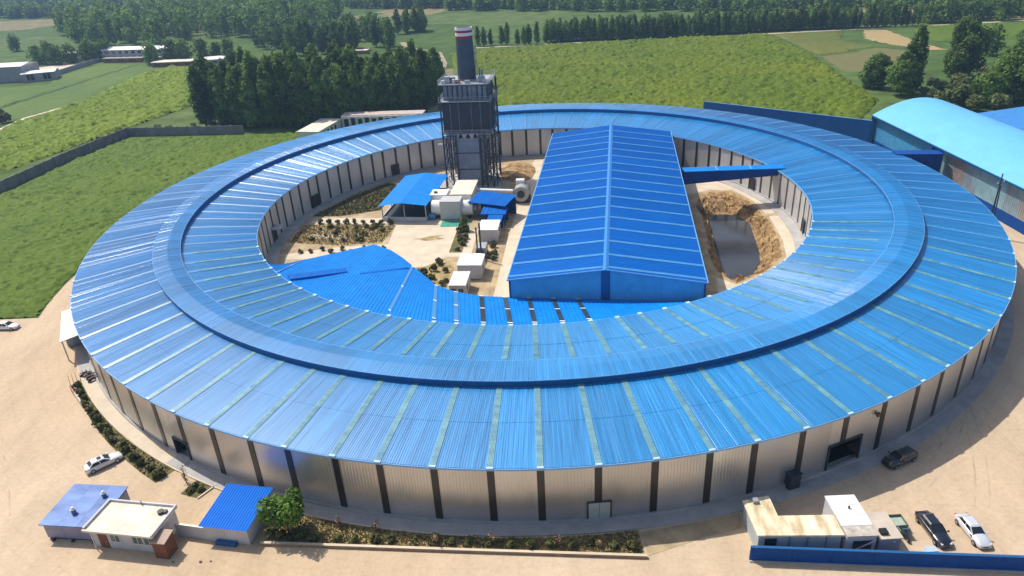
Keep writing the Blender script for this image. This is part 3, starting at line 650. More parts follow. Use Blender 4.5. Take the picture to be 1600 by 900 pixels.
# low earth mound behind the tower
V = []; nn = 18
for j in range(6):
    for k in range(nn):
        a = 2 * math.pi * k / nn; rr = 1 - j / 5
        V.append((-3.3 + 5.6 * rr * math.cos(a) * (1 + .08 * random.uniform(-1, 1)), 46 + 10 * rr * math.sin(a), 1.5 * math.sin(math.pi / 2 * (1 - rr)) + random.uniform(-.12, .12)))
MB().add(V, [(j * nn + k, j * nn + (k + 1) % nn, (j + 1) * nn + (k + 1) % nn, (j + 1) * nn + k) for j in range(5) for k in range(nn)]).build('earth_mound', EARTH, label='low brown earth mound behind the dark chimney tower', cat='mound')

# ------------------------------------------------------------------ chimney tower
TW = empty('chimney_tower', (-16.0, 40.2, 0), R(-6.3), label='tall dark steel tower with round red and white banded chimney', cat='tower')
hx, hy = 6.75, 6.45
MB().box(-3.6, 3.4, -4.4, 5, 0, 13.6).build('core', SLATE, TW)
for z in (4.5, 9.2): MB().box(-3.7, 3.5, -4.5, -4.38, z, z + .25).build('core_band', STEEL, TW)
for x in (-3.6, 3.4): MB().box(x - .15, x + .15, -4.62, -4.36, 0, 13.6).build('core_rib', STEEL, TW)
MB().box(-hx + .3, hx - .3, -hy + .5, hy - .3, 15.7, 23.6).build('cladding', CLAD, TW)
for x in (-4.2, -1.9, 1.6, 4.1): MB().cyl((x, -hy + .38, 15.2), (x, -hy + .38, 23.8), .09, n=6).build('downpipe', STEELM, TW)
for x in (-5.2, -3.1, -1, 1.1, 3.2, 5.3):
    MB().add([(x - 1, -hy + .7, 15.6), (x + 1, -hy + .7, 15.6), (x + 1, -hy + 3, 15.6), (x - 1, -hy + 3, 15.6), (x - .3, -hy + 1.3, 13.7), (x + .3, -hy + 1.3, 13.7), (x + .3, -hy + 2, 13.7), (x - .3, -hy + 2, 13.7)], [(0, 1, 5, 4), (1, 2, 6, 5), (2, 3, 7, 6), (3, 0, 4, 7), (4, 5, 6, 7)]).build('hopper', STEELL, TW)
for x in (-hx, -hx + 2.0, -hx + 3.6, hx - 3.4, hx - 1.8, hx):
    for y in (-hy, 0, hy):
        MB().box(x - .19, x + .19, y - .19, y + .19, 0, 28.6 if abs(x) == hx else 15.6).build('column', STEEL, TW)
for sx in (-1, 1):
    for y in (-hy, hy):
        for k in range(5):
            z0, z1 = k * 2.9 + .3, k * 2.9 + 3.1
            xa, xb, xc = (-hx, -hx + 2, -hx + 3.6) if sx < 0 else (hx, hx - 1.8, hx - 3.4)
            for p, q in ((xa, xb), (xb, xc)):
                MB().bar((p, y, z0), (q, y, z1), .13).build('brace', STEELM if sx < 0 else STEEL, TW); MB().bar((q, y, z0), (p, y, z1), .13).build('brace', STEEL, TW)
            MB().bar((xa, y, z1), (xc, y, z1), .16).build('brace', STEEL, TW)
    for k in range(5): MB().bar((sx * hx, -hy, k * 2.9 + .3), (sx * hx, 0, k * 2.9 + 3.1), .13).build('brace', STEEL, TW)
def deck(z, ex, m, rail=1.1):
    d = MB().box(-hx - ex, hx + ex, -hy - ex, hy + ex, z - .22, z).build('platform', m, TW)
    P = [(-hx - ex, -hy - ex), (hx + ex, -hy - ex), (hx + ex, hy + ex), (-hx - ex, hy + ex)]
    for i in range(4):
        a, b = P[i], P[(i + 1) % 4]
        for zz in (.4, .75, rail): MB().bar((*a, z + zz), (*b, z + zz), .06).build('rail', STEELL, d)
        for k in range(10):
            u = k / 10; MB().bar((a[0] + (b[0] - a[0]) * u, a[1] + (b[1] - a[1]) * u, z), (a[0] + (b[0] - a[0]) * u, a[1] + (b[1] - a[1]) * u, z + rail), .06).build('rail_post', STEELL, d)
    return d
deck(15.5, .35, STEELM, 1.0); deck(24.2, .3, STEELL, 1.2); deck(28.7, .1, STEELL, 1.1)
MB().box(-hx + .8, hx - .8, -hy + 1.2, hy - .6, 24.22, 28.4).build('plant_room', STEEL, TW)
for k in range(9): MB().box(-hx + 1 + k * 1.35, -hx + 1.9 + k * 1.35, -hy + 1.1, -hy + 1.2, 24.6, 28.0).build('louvre', STEELM, TW)
for x in (-hx, -2.4, 2.4, hx): MB().box(x - .12, x + .12, -hy - .12, -hy + .12, 24.2, 28.6).build('column', STEELM, TW)
stk = MB().cyl((0, 0, 28.7), (0, 0, 39.6), 2.5, 2.27, 32).build('stack', STACK, TW, smooth=40)
for k, (z0, z1, m) in enumerate(((39.6, 40.25, RED), (40.25, 41.05, WHITE), (41.05, 41.65, RED), (41.65, 42.3, WHITE))):
    MB().cyl((0, 0, z0), (0, 0, z1), 2.3, n=32, caps=(k == 3)).build('stack_band', m, stk, smooth=40)
MB().cyl((0, 0, 42.32), (0, 0, 42.34), 2.05, n=32).build('stack_mouth', BLACK, stk)
for x in (2.65, 3.05): MB().cyl((x, -.3, 28.7), (x, -.3, 37.5), .07, n=6).build('ladder_rail', STEELM, stk)
for z in np.arange(29, 37.4, .8): MB().bar((2.65, -.3, z), (3.05, -.3, z), .05).build('ladder_rung', STEELM, stk)
MB().cyl((3.7, -.9, 28.7), (3.7, -.9, 32), .22, n=10).build('vent_pipe', STEELM, TW); MB().cyl((4.4, -1.1, 28.7), (4.4, -1.1, 31.4), .22, n=10).build('vent_pipe', STEELM, TW)
for x, y, sx, sy, h, m in ((-4.6, -4.8, .7, .6, 1.8, STEELL), (-3.6, -3.4, .8, .7, 1.2, BLACK), (-5.6, -5.4, .5, .5, .9, WHITE), (4.6, -3.8, .8, .9, 1.5, SLATE), (5.5, -5, .4, .4, 1.1, STEELL), (-1.6, -5.3, .6, .4, .9, BROWN), (1.0, -5.4, .7, .35, .8, STEELL), (-2.8, -5.2, .3, .4, 1.1, WHITE)):
    MB().box(x - sx, x + sx, y - sy, y + sy, 28.7, 28.7 + h).build('roof_unit', m, TW)
for k in range(9): MB().bar((hx + .9, -1, k * 3.2 + .2), (hx + .9, 3.2, k * 3.2 + 3.2) if k % 2 else (hx + .9, -5.2, k * 3.2 + 3.2), .5, .1).build('stair_flight', STEELM, TW)
for y in (-5.3, 3.3): MB().box(hx + .6, hx + .8, y - .1, y + .1, 0, 28.4).build('stair_post', STEEL, TW)
MB().cyl((-hx - .2, -hy - .6, 12.6), (-hx - 1.3, -hy - .6, 12.6), .25, n=8).build('side_lamp', STEELL, TW)

# ------------------------------------------------------------------ courtyard plant and cabins
def obb(c, sx, sy, rz, **k): return empty(k.pop('name'), (c[0], c[1], 0), R(rz), **k)
# open sided shed
SH = empty('open_shed', (-30.5, 19.8, 0), R(-8), label='open sided shed with a bright blue roof beside the chimney tower', cat='shed')
for s_ in (-1, 1):
    for k in range(4):
        y0, y1 = -11.5 + k * 6.2, -11.5 + (k + 1) * 6.2 - .02; mb = MB(); n_ = 14; W = []
        x0, x1 = (-6.4, -.6) if s_ < 0 else (-.6, 6.2); z0, z1 = (4.2, 5.1) if s_ < 0 else (5.1, 4.5)
        for j in range(n_ + 1): W.append((y0 + (y1 - y0) * j / n_, .05 * (j % 2)))
        sh0 = 1.6
        mb.add([(x0 + .00 * y, y, z0 + h) for y, h in W] + [(x1, y, z1 + h) for y, h in W], [(i, i + 1, n_ + 2 + i, n_ + 1 + i) for i in range(n_)]); mb.build('roof_panel', ROOF3, SH)
for x in (-5.8, 0, 5.6):
    for y in (-10.6, -3, 4.5, 12): MB().box(x - .1, x + .1, y - .1, y + .1, 0, 4.3).build('post', STEELL, SH)
for x0, x1, y0, y1 in ((-5.9, 5.7, -10.9, -10.6), (-6.05, -5.85, -10.6, 12), (5.65, 5.85, -10.6, 12), (-5.9, 5.7, 12, 12.25)): MB().box(x0, x1, y0, y1, 0, 1.1).build('low_wall', WALLW, SH)
MB().box(-5.5, 5.3, -10.2, 11.8, .02, .7).build('stored_bin', STEEL, SH)
# filter unit: boxes and a big horizontal drum
FU = empty('filter_unit', (-20, 9.5, 0), R(-6), label='white filter unit with a horizontal drum and square front box', cat='machine')
MB().box(-2.7, 2.5, -1.2, 3, .25, 5.0).build('front_box', mat('off_white_panel', (.5, .5, .49), .55, 0, .05, 1), FU)
MB().cyl((-5.2, 1.6, 2.4), (5.4, 1.6, 2.4), 1.95, n=24).build('drum', WHITE, FU, smooth=40)
MB().box(-6.3, -1.9, 3.9, 8.4, 0, 5.0).build('side_box', WHITE, FU); MB().cyl((-5, 5.5, 5), (-5, 5.5, 5.35), .5, n=10).build('roof_hatch', STEEL, FU)
for x in (-4.2, 4.4): MB().box(x - .3, x + .3, .2, 3, 0, .9).build('saddle', STEEL, FU)
MB().box(-5.9, -4.2, -.9, .1, .3, 1.5).build('control_box', LTBLUE, FU); MB().bar((-5.9, -1.0, 0), (-5.9, -1.0, 3.6), .15).build('frame_post', STEEL, FU); MB().bar((-5.9, -1, 3.6), (-5.9, 1, 3.6), .15).build('frame_post', STEEL, FU)
MB().cyl((5.4, 1.6, 2.4), (6.3, 1.6, 2.4), 1.0, n=16).build('inlet', STEELL, FU); MB().bar((5.9, -.6, .4), (7.2, -.4, 1.4), .25).build('inlet_pipe', STEEL, FU)
CB = empty('cream_plant_house', (-17.3, 19.2, 0), R(-5), label='cream roofed plant house in front of the chimney tower', cat='building')
MB().box(-2.6, 2.6, -5.5, 5.6, 0, 4.7).build('wall', WHITE, CB); MB().box(-2.9, 2.9, -5.8, 5.9, 4.7, 5.0).build('roof', CREAM, CB)
for x in (-1.6, 1.2): MB().box(x - .25, x + .25, -5.56, -5.5, 3.2, 3.7).build('window', BLACK, CB)
def shed2(name, label, c, sx, sy, z, rz, m):
    e = empty(name, (*c, 0), R(rz), label=label, cat='shed'); n_ = 14
    W = [(-sx + 2 * sx * j / n_, .05 * (j % 2)) for j in range(n_ + 1)]
    MB().add([(x, -sy, z - .35 + h) for x, h in W] + [(x, sy, z + .25 + h) for x, h in W], [(i, i + 1, n_ + 2 + i, n_ + 1 + i) for i in range(n_)]).build('roof', m, e)
    MB().bar((-sx, -sy - .03, z - .42), (sx, -sy - .03, z - .42), .06, .18).build('fascia', NAVY2, e)
    for x in (-sx + .3, sx - .3):
        for y in (-sy + .3, sy - .3): MB().box(x - .1, x + .1, y - .1, y + .1, 0, z - .35).build('post', NAVY2, e)
    MB().box(-sx + .4, sx - .4, sy - .5, sy - .4, 0, z - .4).build('back_panel', NAVY2, e); MB().box(-sx * .6, sx * .5, -sy * .3, sy * .5, .01, 1.6).build('pump', STEELM, e)
    return e
shed2('pump_shelter', 'largest blue lean-to shelter right of the white filter unit', (-9.6, 10.3), 5.2, 3.5, 4.7, -24, ROOF2)
shed2('pump_shelter', 'small blue shelter with square roof below the larger one', (-8.9, 5.3), 3.1, 2.3, 3.5, -9, ROOF2)
shed2('pump_shelter', 'smallest blue shelter roof just behind the white cabin', (-8.8, .5), 1.8, 2.0, 2.9, -9, ROOF2)
DR = empty('fan_drum', (-2.2, 20.4, 0), R(-6), label='grey drum shaped fan beside the long gabled hall', cat='machine')
MB().cyl((0, -2.2, 2.6), (0, 3.4, 2.6), 2.05, n=22).build('drum', mat('grey_drum', (.4, .4, .39), .5, .2, .2, .6), DR, smooth=40)
MB().box(-2.1, 2.1, -1.4, 2.6, 0, 1.1).build('base', STEEL, DR); MB().cyl((0, -2.5, 2.6), (0, -2.2, 2.6), 1.0, n=16).build('inlet', STEEL, DR); MB().box(-1.6, .6, 1, 2.8, 4.4, 5.4).build('outlet_box', WHITE, DR)
pp = empty('white_duct', (-14.4, 22.2, 0), math.atan2(-2.4, 10), label='white horizontal duct running to the grey fan drum', cat='duct')
MB().cyl((0, 0, 3), (10.2, 0, 3), .55, n=14).build('pipe', WHITE, pp, smooth=40)
for x in (2, 7.5): MB().box(x - .1, x + .1, -.3, .3, 0, 2.5).build('support', STEEL, pp)
def cabin(label, c, sx, sy, z, rz, wins, doors=()):
    e = empty('site_cabin', (*c, 0), R(rz), label=label, cat='cabin', group='white cabins in the courtyard')
    MB().box(-sx, sx, -sy, sy, .12, z).build('wall', WALLW, e); MB().box(-sx - .12, sx + .12, -sy - .12, sy + .12, z, z + .14).build('roof', WHITE, e)
    MB().box(-sx + .1, sx - .1, -sy + .1, sy - .1, .0, .12).build('base', STEEL, e)
    for s_ in (-1, 1):
        for y in np.linspace(-sy + .5, sy - .5, 5): MB().box(min(s_ * sx, s_ * (sx + .04)), max(s_ * sx, s_ * (sx + .04)), y - .04, y + .04, .2, z).build('wall_rib', STEELL, e)
    for x0, x1, z0, z1 in wins:
        wn = MB().box(x0, x1, -sy - .05, -sy + .02, z0, z1).build('window', BLACK, e); MB().box((x0 + x1) / 2 - .04, (x0 + x1) / 2 + .04, -sy - .08, -sy - .05, z0, z1).build('mullion', STEELL, wn)
    for y0, y1, z0, z1 in doors: MB().box(sx - .02, sx + .06, y0, y1, z0, z1).build('window', BLACK, e)
    return e
cabin('white cabin beside the black flues and blue shelters', (-9.9, -4.0), 2.2, 3.1, 3.1, -5, (), ((.3, 1.2, 1.3, 2.2),))
cabin('largest white cabin in the row behind the one with two dark windows', (-13.0, -23.6), 2.5, 2.8, 3.2, -5, (), ((-1, -.2, 1.2, 2.2),))
cabin('white cabin with two dark front windows next to the link roof', (-14.8, -32.1), 1.6, 3.1, 3.0, -5, ((-1.25, -.35, 1.2, 2.3), (.25, 1.15, 1.2, 2.3)), ((-1.6, -.6, 1.2, 2.2),))
BL = empty('boiler_unit', (-11.6, -15.4, 0), R(-5), label='small boiler unit with two slim black flues', cat='machine')
MB().box(-1.3, .9, -3.2, -1.2, 0, 1.6).build('box', WHITE, BL); MB().box(-.9, 1.2, .2, 3.6, 0, 2.2).build('tank', STEELL, BL); MB().box(-.9, .6, -.9, 0, .0, 1.9).build('burner', BLACK, BL)
MB().cyl((-.5, -.5, 1.8), (-.5, -.5, 7.4), .17, n=8).build('flue', STEEL, BL); MB().cyl((.35, -.9, 1.6), (.35, -.9, 8.6), .2, n=8).build('flue', BLACK, BL)
MB().bar((1.25, 1.2, .3), (1.25, 3.4, .3), .2).build('skid', STEEL, BL)

# ------------------------------------------------------------------ halls on the right
AH = empty('arched_hall', (103.0, 54.5, 0), math.atan2(-68.3, 2.5), label='large hall with a smooth pale cyan barrel roof', cat='building')
# local x runs toward the camera side, local y to the right (world +x)
Wd, rise, Ln = 27.5, 4.4, 112.0
def arc_pt(u): return (Wd * u, 10 + rise * math.sin(math.pi * u) ** .95)
nsg = 14
for k in range(nsg):
    x0, x1 = k * Ln / nsg, (k + 1) * Ln / nsg - .012; V = []; n_ = 28
    for x in (x0, x1): V += [(x, y, z) for y, z in (arc_pt(u / n_) for u in range(n_ + 1))]
    MB().add(V, [(i, i + 1, n_ + 2 + i, n_ + 1 + i) for i in range(n_)]).build('roof_sheet', CYAN, AH, smooth=30)
MB().bar((0, -.15, 9.9), (Ln, -.15, 9.9), .25, .3).build('eave_gutter', NAVY, AH); MB().box(0, Ln, .0, 1.6, 9.55, 9.75).build('soffit', NAVY, AH)
V = [(.05, y, z - .1) for y, z in (arc_pt(u / 28) for u in range(29))]
MB().add(V + [(.05, Wd, 0), (.05, 0, 0)], [tuple(range(31))]).build('end_wall', LTBLUE, AH)
wallc = mat('weathered_sheet', (.42, .43, .46), .42, .5, .25, .4, (1, 1, .6), col2=(.3, .48, .6))
pat = [LTBLUE, LTBLUE, LTBLUE, LTBLUE, NAVY2, mat('brown_grey_sheet', (.42, .36, .35), .4, .5, .2, .6), wallc, wallc, mat('pale_teal_sheet', (.3, .5, .58), .4, .3, .15, .5), wallc, GALV, NAVY2, GALV, NAVY2, NAVY2, GALV]
npn = 22
for k in range(npn):
    x0, x1 = k * Ln / npn, (k + 1) * Ln / npn; n_ = 16; W = [(x0 + (x1 - x0) * j / n_, .06 * (j % 2)) for j in range(n_ + 1)]
    wm = [LTBLUE, LTBLUE, LTBLUE, LTBLUE, LTBLUE, LTBLUE, NAVY2, wallc, pat[5], wallc, pat[8], pat[8], wallc, GALV, GALV, NAVY2, NAVY2, GALV, GALV, NAVY2, GALV, GALV][k]
    zb = 2.6 if wm is not NAVY2 else .05
    MB().add([(x, 1.5 - d, zb) for x, d in W] + [(x, 1.5 - d, 9.6) for x, d in W], [(i, i + 1, n_ + 2 + i, n_ + 1 + i) for i in range(n_)]).build('wall_panel', wm, AH)
    if zb > 1: MB().box(x0, x1 - .01, 1.4, 1.6, .03, 2.58).build('lower_wall', NAVY2, AH)
B2 = empty('blue_hall', (131.5, 51.5, 0), math.atan2(-68.3, 2.5), label='plain blue pitched roof hall beyond the cyan barrel roof', cat='building')
for k in range(10):
    x0, x1 = k * 10, k * 10 + 9.98; n_ = 20; W = [(x0 + (x1 - x0) * j / n_, .05 * (j % 2)) for j in range(n_ + 1)]
    for y0, z0, y1, z1 in ((.3, 9.8, 17, 11.3), (17, 11.3, 34, 9.8)):
        MB().add([(x, y0, z0 + h) for x, h in W] + [(x, y1, z1 + h) for x, h in W], [(i, i + 1, n_ + 2 + i, n_ + 1 + i) for i in range(n_)]).build('roof_panel', mat('mid_blue_sheet', (.04, .22, .55), .4, 0, .1, .5), B2)
MB().box(0.1, 99, .4, 33.8, 0, 9.7).build('wall', LTBLUE, B2)
SW = empty('screen_wall', (60.3, 86.3, 0), math.atan2(50.9 - 85.8, 100.7 - 60.3), label='tall plain blue sheet metal screen wall behind the ring roof', cat='wall')
sl_ = math.hypot(40.4, 34.9) + 1
for k in range(9):
    x0, x1 = k * sl_ / 9, (k + 1) * sl_ / 9 - .03; n_ = 18; W = [(x0 + (x1 - x0) * j / n_, .05 * (j % 2)) for j in range(n_ + 1)]
    MB().add([(x, -d, 0) for x, d in W] + [(x, -d, 9.2) for x, d in W] + [(x, .12, 0) for x, d in W] + [(x, .12, 9.2) for x, d in W], [(i, i + 1, n_ + 2 + i, n_ + 1 + i) for i in range(n_)] + [(2 * n_ + 2 + i, 2 * n_ + 3 + i, 3 * n_ + 4 + i, 3 * n_ + 3 + i) for i in range(n_)]).build('wall_panel', mat('screen_blue', (.012, .13, .42), .45, 0, .08, .4), SW)
MB().bar((0, .03, 9.26), (sl_, .03, 9.26), .3, .14).build('coping', TRIM, SW)
LK = empty('link_block', (93, 17, 0), R(-8), label='dark blue link block between the ring and the cyan barrel roof hall', cat='building')
MB().box(0, 11, 0, 3.2, 0, 9.2).build('wall', NAVY2, LK); MB().box(-.2, 11.1, -.2, 3.4, 9.2, 9.35).build('roof', NAVY2, LK)
PL = empty('utility_pole', (98.4, -16.0, 0), R(20), label='pair of dark poles with a cross arm beside the ring roof', cat='pole')
MB().cyl((0, 0, 0), (.9, .5, 14.2), .2, .13, 8).build('post', STEEL, PL); MB().cyl((1.3, 0, 0), (1.1, .4, 11.5), .14, .1, 8).build('post', STEEL, PL); MB().bar((-.2, .2, 12.0), (2.4, .9, 12.2), .14).build('cross_arm', STEEL, PL)
for x in (-.1, 2.2): MB().cyl((x, .3 + .2 * x, 12.1), (x, .3 + .2 * x, 12.5), .1, n=6).build('insulator', WHITE, PL)

# ------------------------------------------------------------------ huts and walls at the front left
def hut_windows(e, lst, y, m=GLASSG):
    for x0, x1, z0, z1 in lst:
        wn = MB().box(x0, x1, y - .03, y + .05, z0, z1).build('window', m, e)
        fr = MB(); fr.box(x0 - .06, x1 + .06, y - .07, y - .03, z0 - .08, z0); fr.box(x0 - .06, x1 + .06, y - .07, y - .03, z1, z1 + .06); fr.box(x0 - .06, x0, y - .07, y - .03, z0, z1); fr.box(x1, x1 + .06, y - .07, y - .03, z0, z1); fr.box((x0 + x1) / 2 - .03, (x0 + x1) / 2 + .03, y - .06, y - .03, z0, z1)
        fr.build('window_frame', WHITE, wn)
GH = empty('gate_hut', (-50.3, -96.0, 0), R(-9), label='white flat roofed hut with parapet, windows and a brown front door', cat='hut')
MB().box(-4.3, 4.3, -1.9, 2.4, .02, 3.0).build('wall', WALLW, GH)
MB().box(-4.75, 4.65, -2.6, 2.6, 3.0, 3.2).build('roof', CREAM, GH)
for x0, x1, y0, y1 in ((-4.75, -4.5, -2.35, 2.6), (-4.5, 4.65, 2.4, 2.6), (4.45, 4.65, -2.6, 2.4)): MB().box(x0, x1, y0, y1, 3.2, 3.5).build('parapet', WALLW, GH)
MB().box(-4.75, 4.45, -2.62, -2.4, 3.2, 3.28).build('drip_edge', CREAM, GH)
d = MB().box(-3.5, -2.3, -1.96, -1.86, .05, 2.35).build('door', BROWN, GH); MB().box(-3.62, -2.18, -1.99, -1.96, 2.35, 2.47).build('door_lintel', WHITE, d); MB().box(-2.5, -2.42, -2.02, -1.96, 1.1, 1.2).build('door_handle', STEELL, d)
hut_windows(GH, [(-1.8, -.6, 1.2, 2.3), (1.2, 2.5, 1.2, 2.3), (2.75, 4.05, 1.2, 2.3)], -1.9)
MB().cyl((3.3, 1.3, 3.2), (3.3, 1.3, 3.55), .4, n=12).build('roof_tank', BLACK, GH); MB().box(3.6, 4.0, 1.2, 1.7, 3.2, 3.5).build('roof_box', STEEL, GH); MB().bar((0, 2.3, 3.2), (0, 2.3, 3.9), .07).build('roof_post', BROWN, GH); MB().bar((-4.0, -2.3, 0), (-4.0, -2.3, 3), .08).build('rain_pipe', WHITE, GH)
KB = empty('brown_kiosk', (-45.4, -98.6, 0), R(-9), label='brown panelled kiosk with a tilted top at the hut corner', cat='kiosk')
for x0, x1, y0, y1 in ((-.85, .85, -.9, -.82), (-.85, .85, .82, .9), (-.85, -.77, -.82, .82), (.77, .85, -.82, .82)): MB().box(x0, x1, y0, y1, .02, 2.5).build('panel', BROWN, KB)
MB().hexa([(-.95, -1, 2.45), (.95, -1, 2.45), (.95, 1, 2.75), (-.95, 1, 2.75), (-.95, -1, 2.58), (.95, -1, 2.58), (.95, 1, 2.88), (-.95, 1, 2.88)]).build('top', mat('faded_brown_top', (.42, .3, .23), .8, 0, .15, 1), KB)
BH = empty('blue_cabin', (-57.9, -92.9, 0), R(-6), label='lilac walled cabin with a streaky violet blue roof and two vents', cat='cabin')
for k in range(3): MB().box(-3.5 + k * 2.4, -3.5 + (k + 1) * 2.4 - .03, -3.2, 3.2, .25, 2.5).build('wall_panel', PURPW, BH)
MB().box(-3.4, 3.6, -3.1, 3.1, .02, .25).build('base', BLACK, BH)
for k in range(3): MB().hexa([(-3.8 + k * 2.55, -3.5, 2.5), (-3.8 + (k + 1) * 2.55 - .02, -3.5, 2.5), (-3.8 + (k + 1) * 2.55 - .02, 3.5, 2.75), (-3.8 + k * 2.55, 3.5, 2.75), (-3.8 + k * 2.55, -3.5, 2.62), (-3.8 + (k + 1) * 2.55 - .02, -3.5, 2.62), (-3.8 + (k + 1) * 2.55 - .02, 3.5, 2.87), (-3.8 + k * 2.55, 3.5, 2.87)]).build('roof_panel', VIOLET, BH)
for x, y in ((1.7, 1.6), (-.4, -1.4)):
    v = MB().cyl((x, y, 2.7), (x, y, 3.35), .28, n=12).build('roof_vent', STEELM, BH, smooth=40); MB().cyl((x, y, 3.35), (x, y, 3.65), .36, .12, 12).build('vent_cowl', WHITE, v)
for x in (-2.6, 0, 2.8): MB().box(x - .15, x + .15, -3.6, -3.3, .0, .3).build('foot', BLACK, BH)
RH = empty('ribbed_roof_shed', (-37.9, -94.2, 0), R(-9.5), label='small white shed with vivid blue corrugated roof next to the green tree', cat='shed')
MB().box(-2.9, 2.9, -3.1, 3.1, .02, 2.55).build('wall', WALLW, RH)
n_ = 36
for k in range(3):
    W = []
    for j in range(13):
        u = (k * 12 + j) / n_; W.append((-3.25 + 6.5 * u, .09 * (j % 2)))
    MB().add([(x, -3.5, 2.62 + h) for x, h in W] + [(x, 3.5, 3.1 + h) for x, h in W], [(i, i + 1, 14 + i, 13 + i) for i in range(12)]).build('roof_panel', mat('vivid_blue_sheet', (.006, .15, .62), .45, 0, .06, 1, spec=.3), RH)
MB().box(-2.9, 2.9, 2.9, 3.1, 2.55, 2.98).build('rear_upstand', WALLW, RH)
MB().box(-1.4, 1.3, -3.7, -3.2, .05, .5).build('bench', NAVY, RH)
WB = empty('low_wall', (-45.3, -95.75, 0), math.atan2(-.75, 3.6), label='low white wall between the gate hut and the blue roofed shed', cat='wall')
for k in range(2): MB().box(k * 2.2, k * 2.2 + 2.18, -.1, .1, .02, 1.9).build('wall_panel', WALLW, WB)
MB().box(0, 4.38, -.14, .14, 1.9, 1.98).build('coping', CREAM, WB)

# ------------------------------------------------------------------ buildings and wall at the front right
OB = empty('site_office', (0, 0, 0), label='L shaped site office with stained cream flat roof', cat='building')
OB.location = (28.5, -98.8, 0)
Lp = [(23.8, -95.9), (27.1, -95.2), (27.15, -98.5), (33.5, -98.6), (33.5, -101.7), (24.0, -101.4)]
Lw = [(24.0, -96.1), (26.9, -95.5), (26.95, -98.7), (33.3, -98.8), (33.3, -101.5), (24.2, -101.2)]
loc_build(MB().prism(Lw, .02, 2.75), 'wall', mat('pale_green_wall', (.42, .46, .46), .7, 0, .1, .6), OB); loc_build(MB().prism(Lp, 2.75, 2.95), 'roof', CREAM2, OB)
for x0, x1, z0, z1 in ((24.9, 26.2, 1.3, 2.3),): loc_build(MB().box(x0, x1, -101.42, -101.3, z0, z1), 'window', GLASS, OB)
for x in (27.6, 29.6, 31.7): loc_build(MB().box(x - .05, x + .05, -101.52, -101.38, .05, 2.75), 'wall_rib', STEELM, OB)
loc_build(MB().box(24.9, 25.5, -96.5, -95.9, 2.95, 3.4), 'roof_box', STEELL, OB)
WBX = empty('white_store', (35.4, -98.7, 0), R(1), label='white box store with a seamed roof beside the site office', cat='building')
MB().box(-1.65, 1.65, -3.1, 3.1, .02, 2.8).build('wall', WALLW, WBX)
for k in range(4): MB().box(-1.75, 1.75, -3.25 + k * 1.62, -3.25 + (k + 1) * 1.62 - .05, 2.8, 2.97).build('roof_panel', WHITE if k else mat('stained_white', (.45, .4, .34), .7, 0, .3, 1.2), WBX)
MB().cyl((.2, 1.0, 2.97), (.2, 1.0, 3.3), .12, n=8).build('roof_vent', STEEL, WBX); MB().box(-.9, 1.2, -3.18, -3.1, .9, 2.1).build('window', GLASS, WBX); MB().bar((-.6, -3.3, 1.0), (1.5, -3.3, 2.3), .1).build('strut', WALLW, WBX)
GB = empty('grey_store', (38.5, -100, 0), R(2), label='small grey store with pale roof and a dark roof hatch', cat='building')
MB().box(-1.15, 1.2, -1.9, 1.9, .02, 2.4).build('wall', mat('lilac_grey_wall', (.33, .32, .37), .7, 0, .08, .6), GB); MB().box(-1.3, 1.35, -2.05, 2.05, 2.4, 2.55).build('roof', mat('dusty_roof', (.52, .44, .36), .85, 0, .1, .8), GB)
MB().box(-.9, -.1, -1.5, -.8, 2.55, 2.95).build('roof_hatch', BLACK, GB); MB().cyl((.5, -1.95, 1.9), (.5, -1.75, 1.9), .12, n=8).build('lamp', WHITE, GB)
BW = empty('blue_boundary_wall', (23.2, -102.25, 0), math.atan2(-2.5, 28.6), label='long dark blue boundary wall along the bottom right', cat='wall')
for k in range(11): MB().box(k * 4.4, k * 4.4 + 4.37, -.1, .1, .02, 2.15).build('wall_panel', NAVY2, BW)
for k in range(12): MB().box(k * 4.4 - .09, k * 4.4 + .06, .101, .25, .02, 2.1).build('wall_post', NAVY2, BW)
MB().box(-.1, 48.4, -.16, .16, 2.15, 2.21).build('coping', NAVY, BW)
MB().box(-.1, 48.4, -.3, -.11, .02, .2).build('footing', CONC, BW)
# fuel tank and clutter beside the ring wall near the big doorway
TK = empty('dark_bin', (31.6, -90.6, 0), R(20), label='dark steel bin against the ring wall near the big doorway', cat='bin')
MB().box(-.8, .8, -.7, .7, .2, 2.3).build('body', CLAD, TK); MB().box(-.9, .9, -.8, .8, 2.3, 2.45).build('lid', STEEL, TK)
for x in (-.6, .6): MB().box(x - .1, x + .1, -.6, .6, .0, .2).build('foot', STEEL, TK)

# ------------------------------------------------------------------ planting beds
def bed_ring(name, r0, r1, a0, a1, z, m, n=20):
    V = []
    for k in range(n + 1):
        a = a0 + (a1 - a0) * k / n; V += [pol(r0, a, z), pol(r1 if not callable(r1) else r1(k / n), a, z)]
    MB().add(V, [(2 * k, 2 * k + 1, 2 * k + 3, 2 * k + 2) for k in range(n)]).build(name, m, kind='structure')
bed_ring('planting_bed', 98.0, lambda u: 98.9 + 2.0 * u, -142.5, -121.4, .06, BEDG2)
bed_ring('pale_path', 95.9, 98.0, -143, -121, .19, CONCP)
sheet('planting_bed', [(-48.2, -88.4), (-46.8, -85.5), (-44.2, -86.8), (-45.7, -89.3)], .07, BEDG2)
fb = [pol(98.0, a)[:2] for a in np.linspace(-108.6, -83.4, 14)]
sheet('planting_bed', [(-33.9, -97.4), (-33.0, -92.6)] + fb[1:] + [(11.5, -101.1), (-10, -99.4)], .06, BEDG)
sheet('planting_bed', [(11.9, -101.2), (11.5, -97.6)] + [pol(98.0, a)[:2] for a in (-81, -79, -77, -75.8)] + [(23.6, -97.4), (19, -98.6)], .05, SOIL)
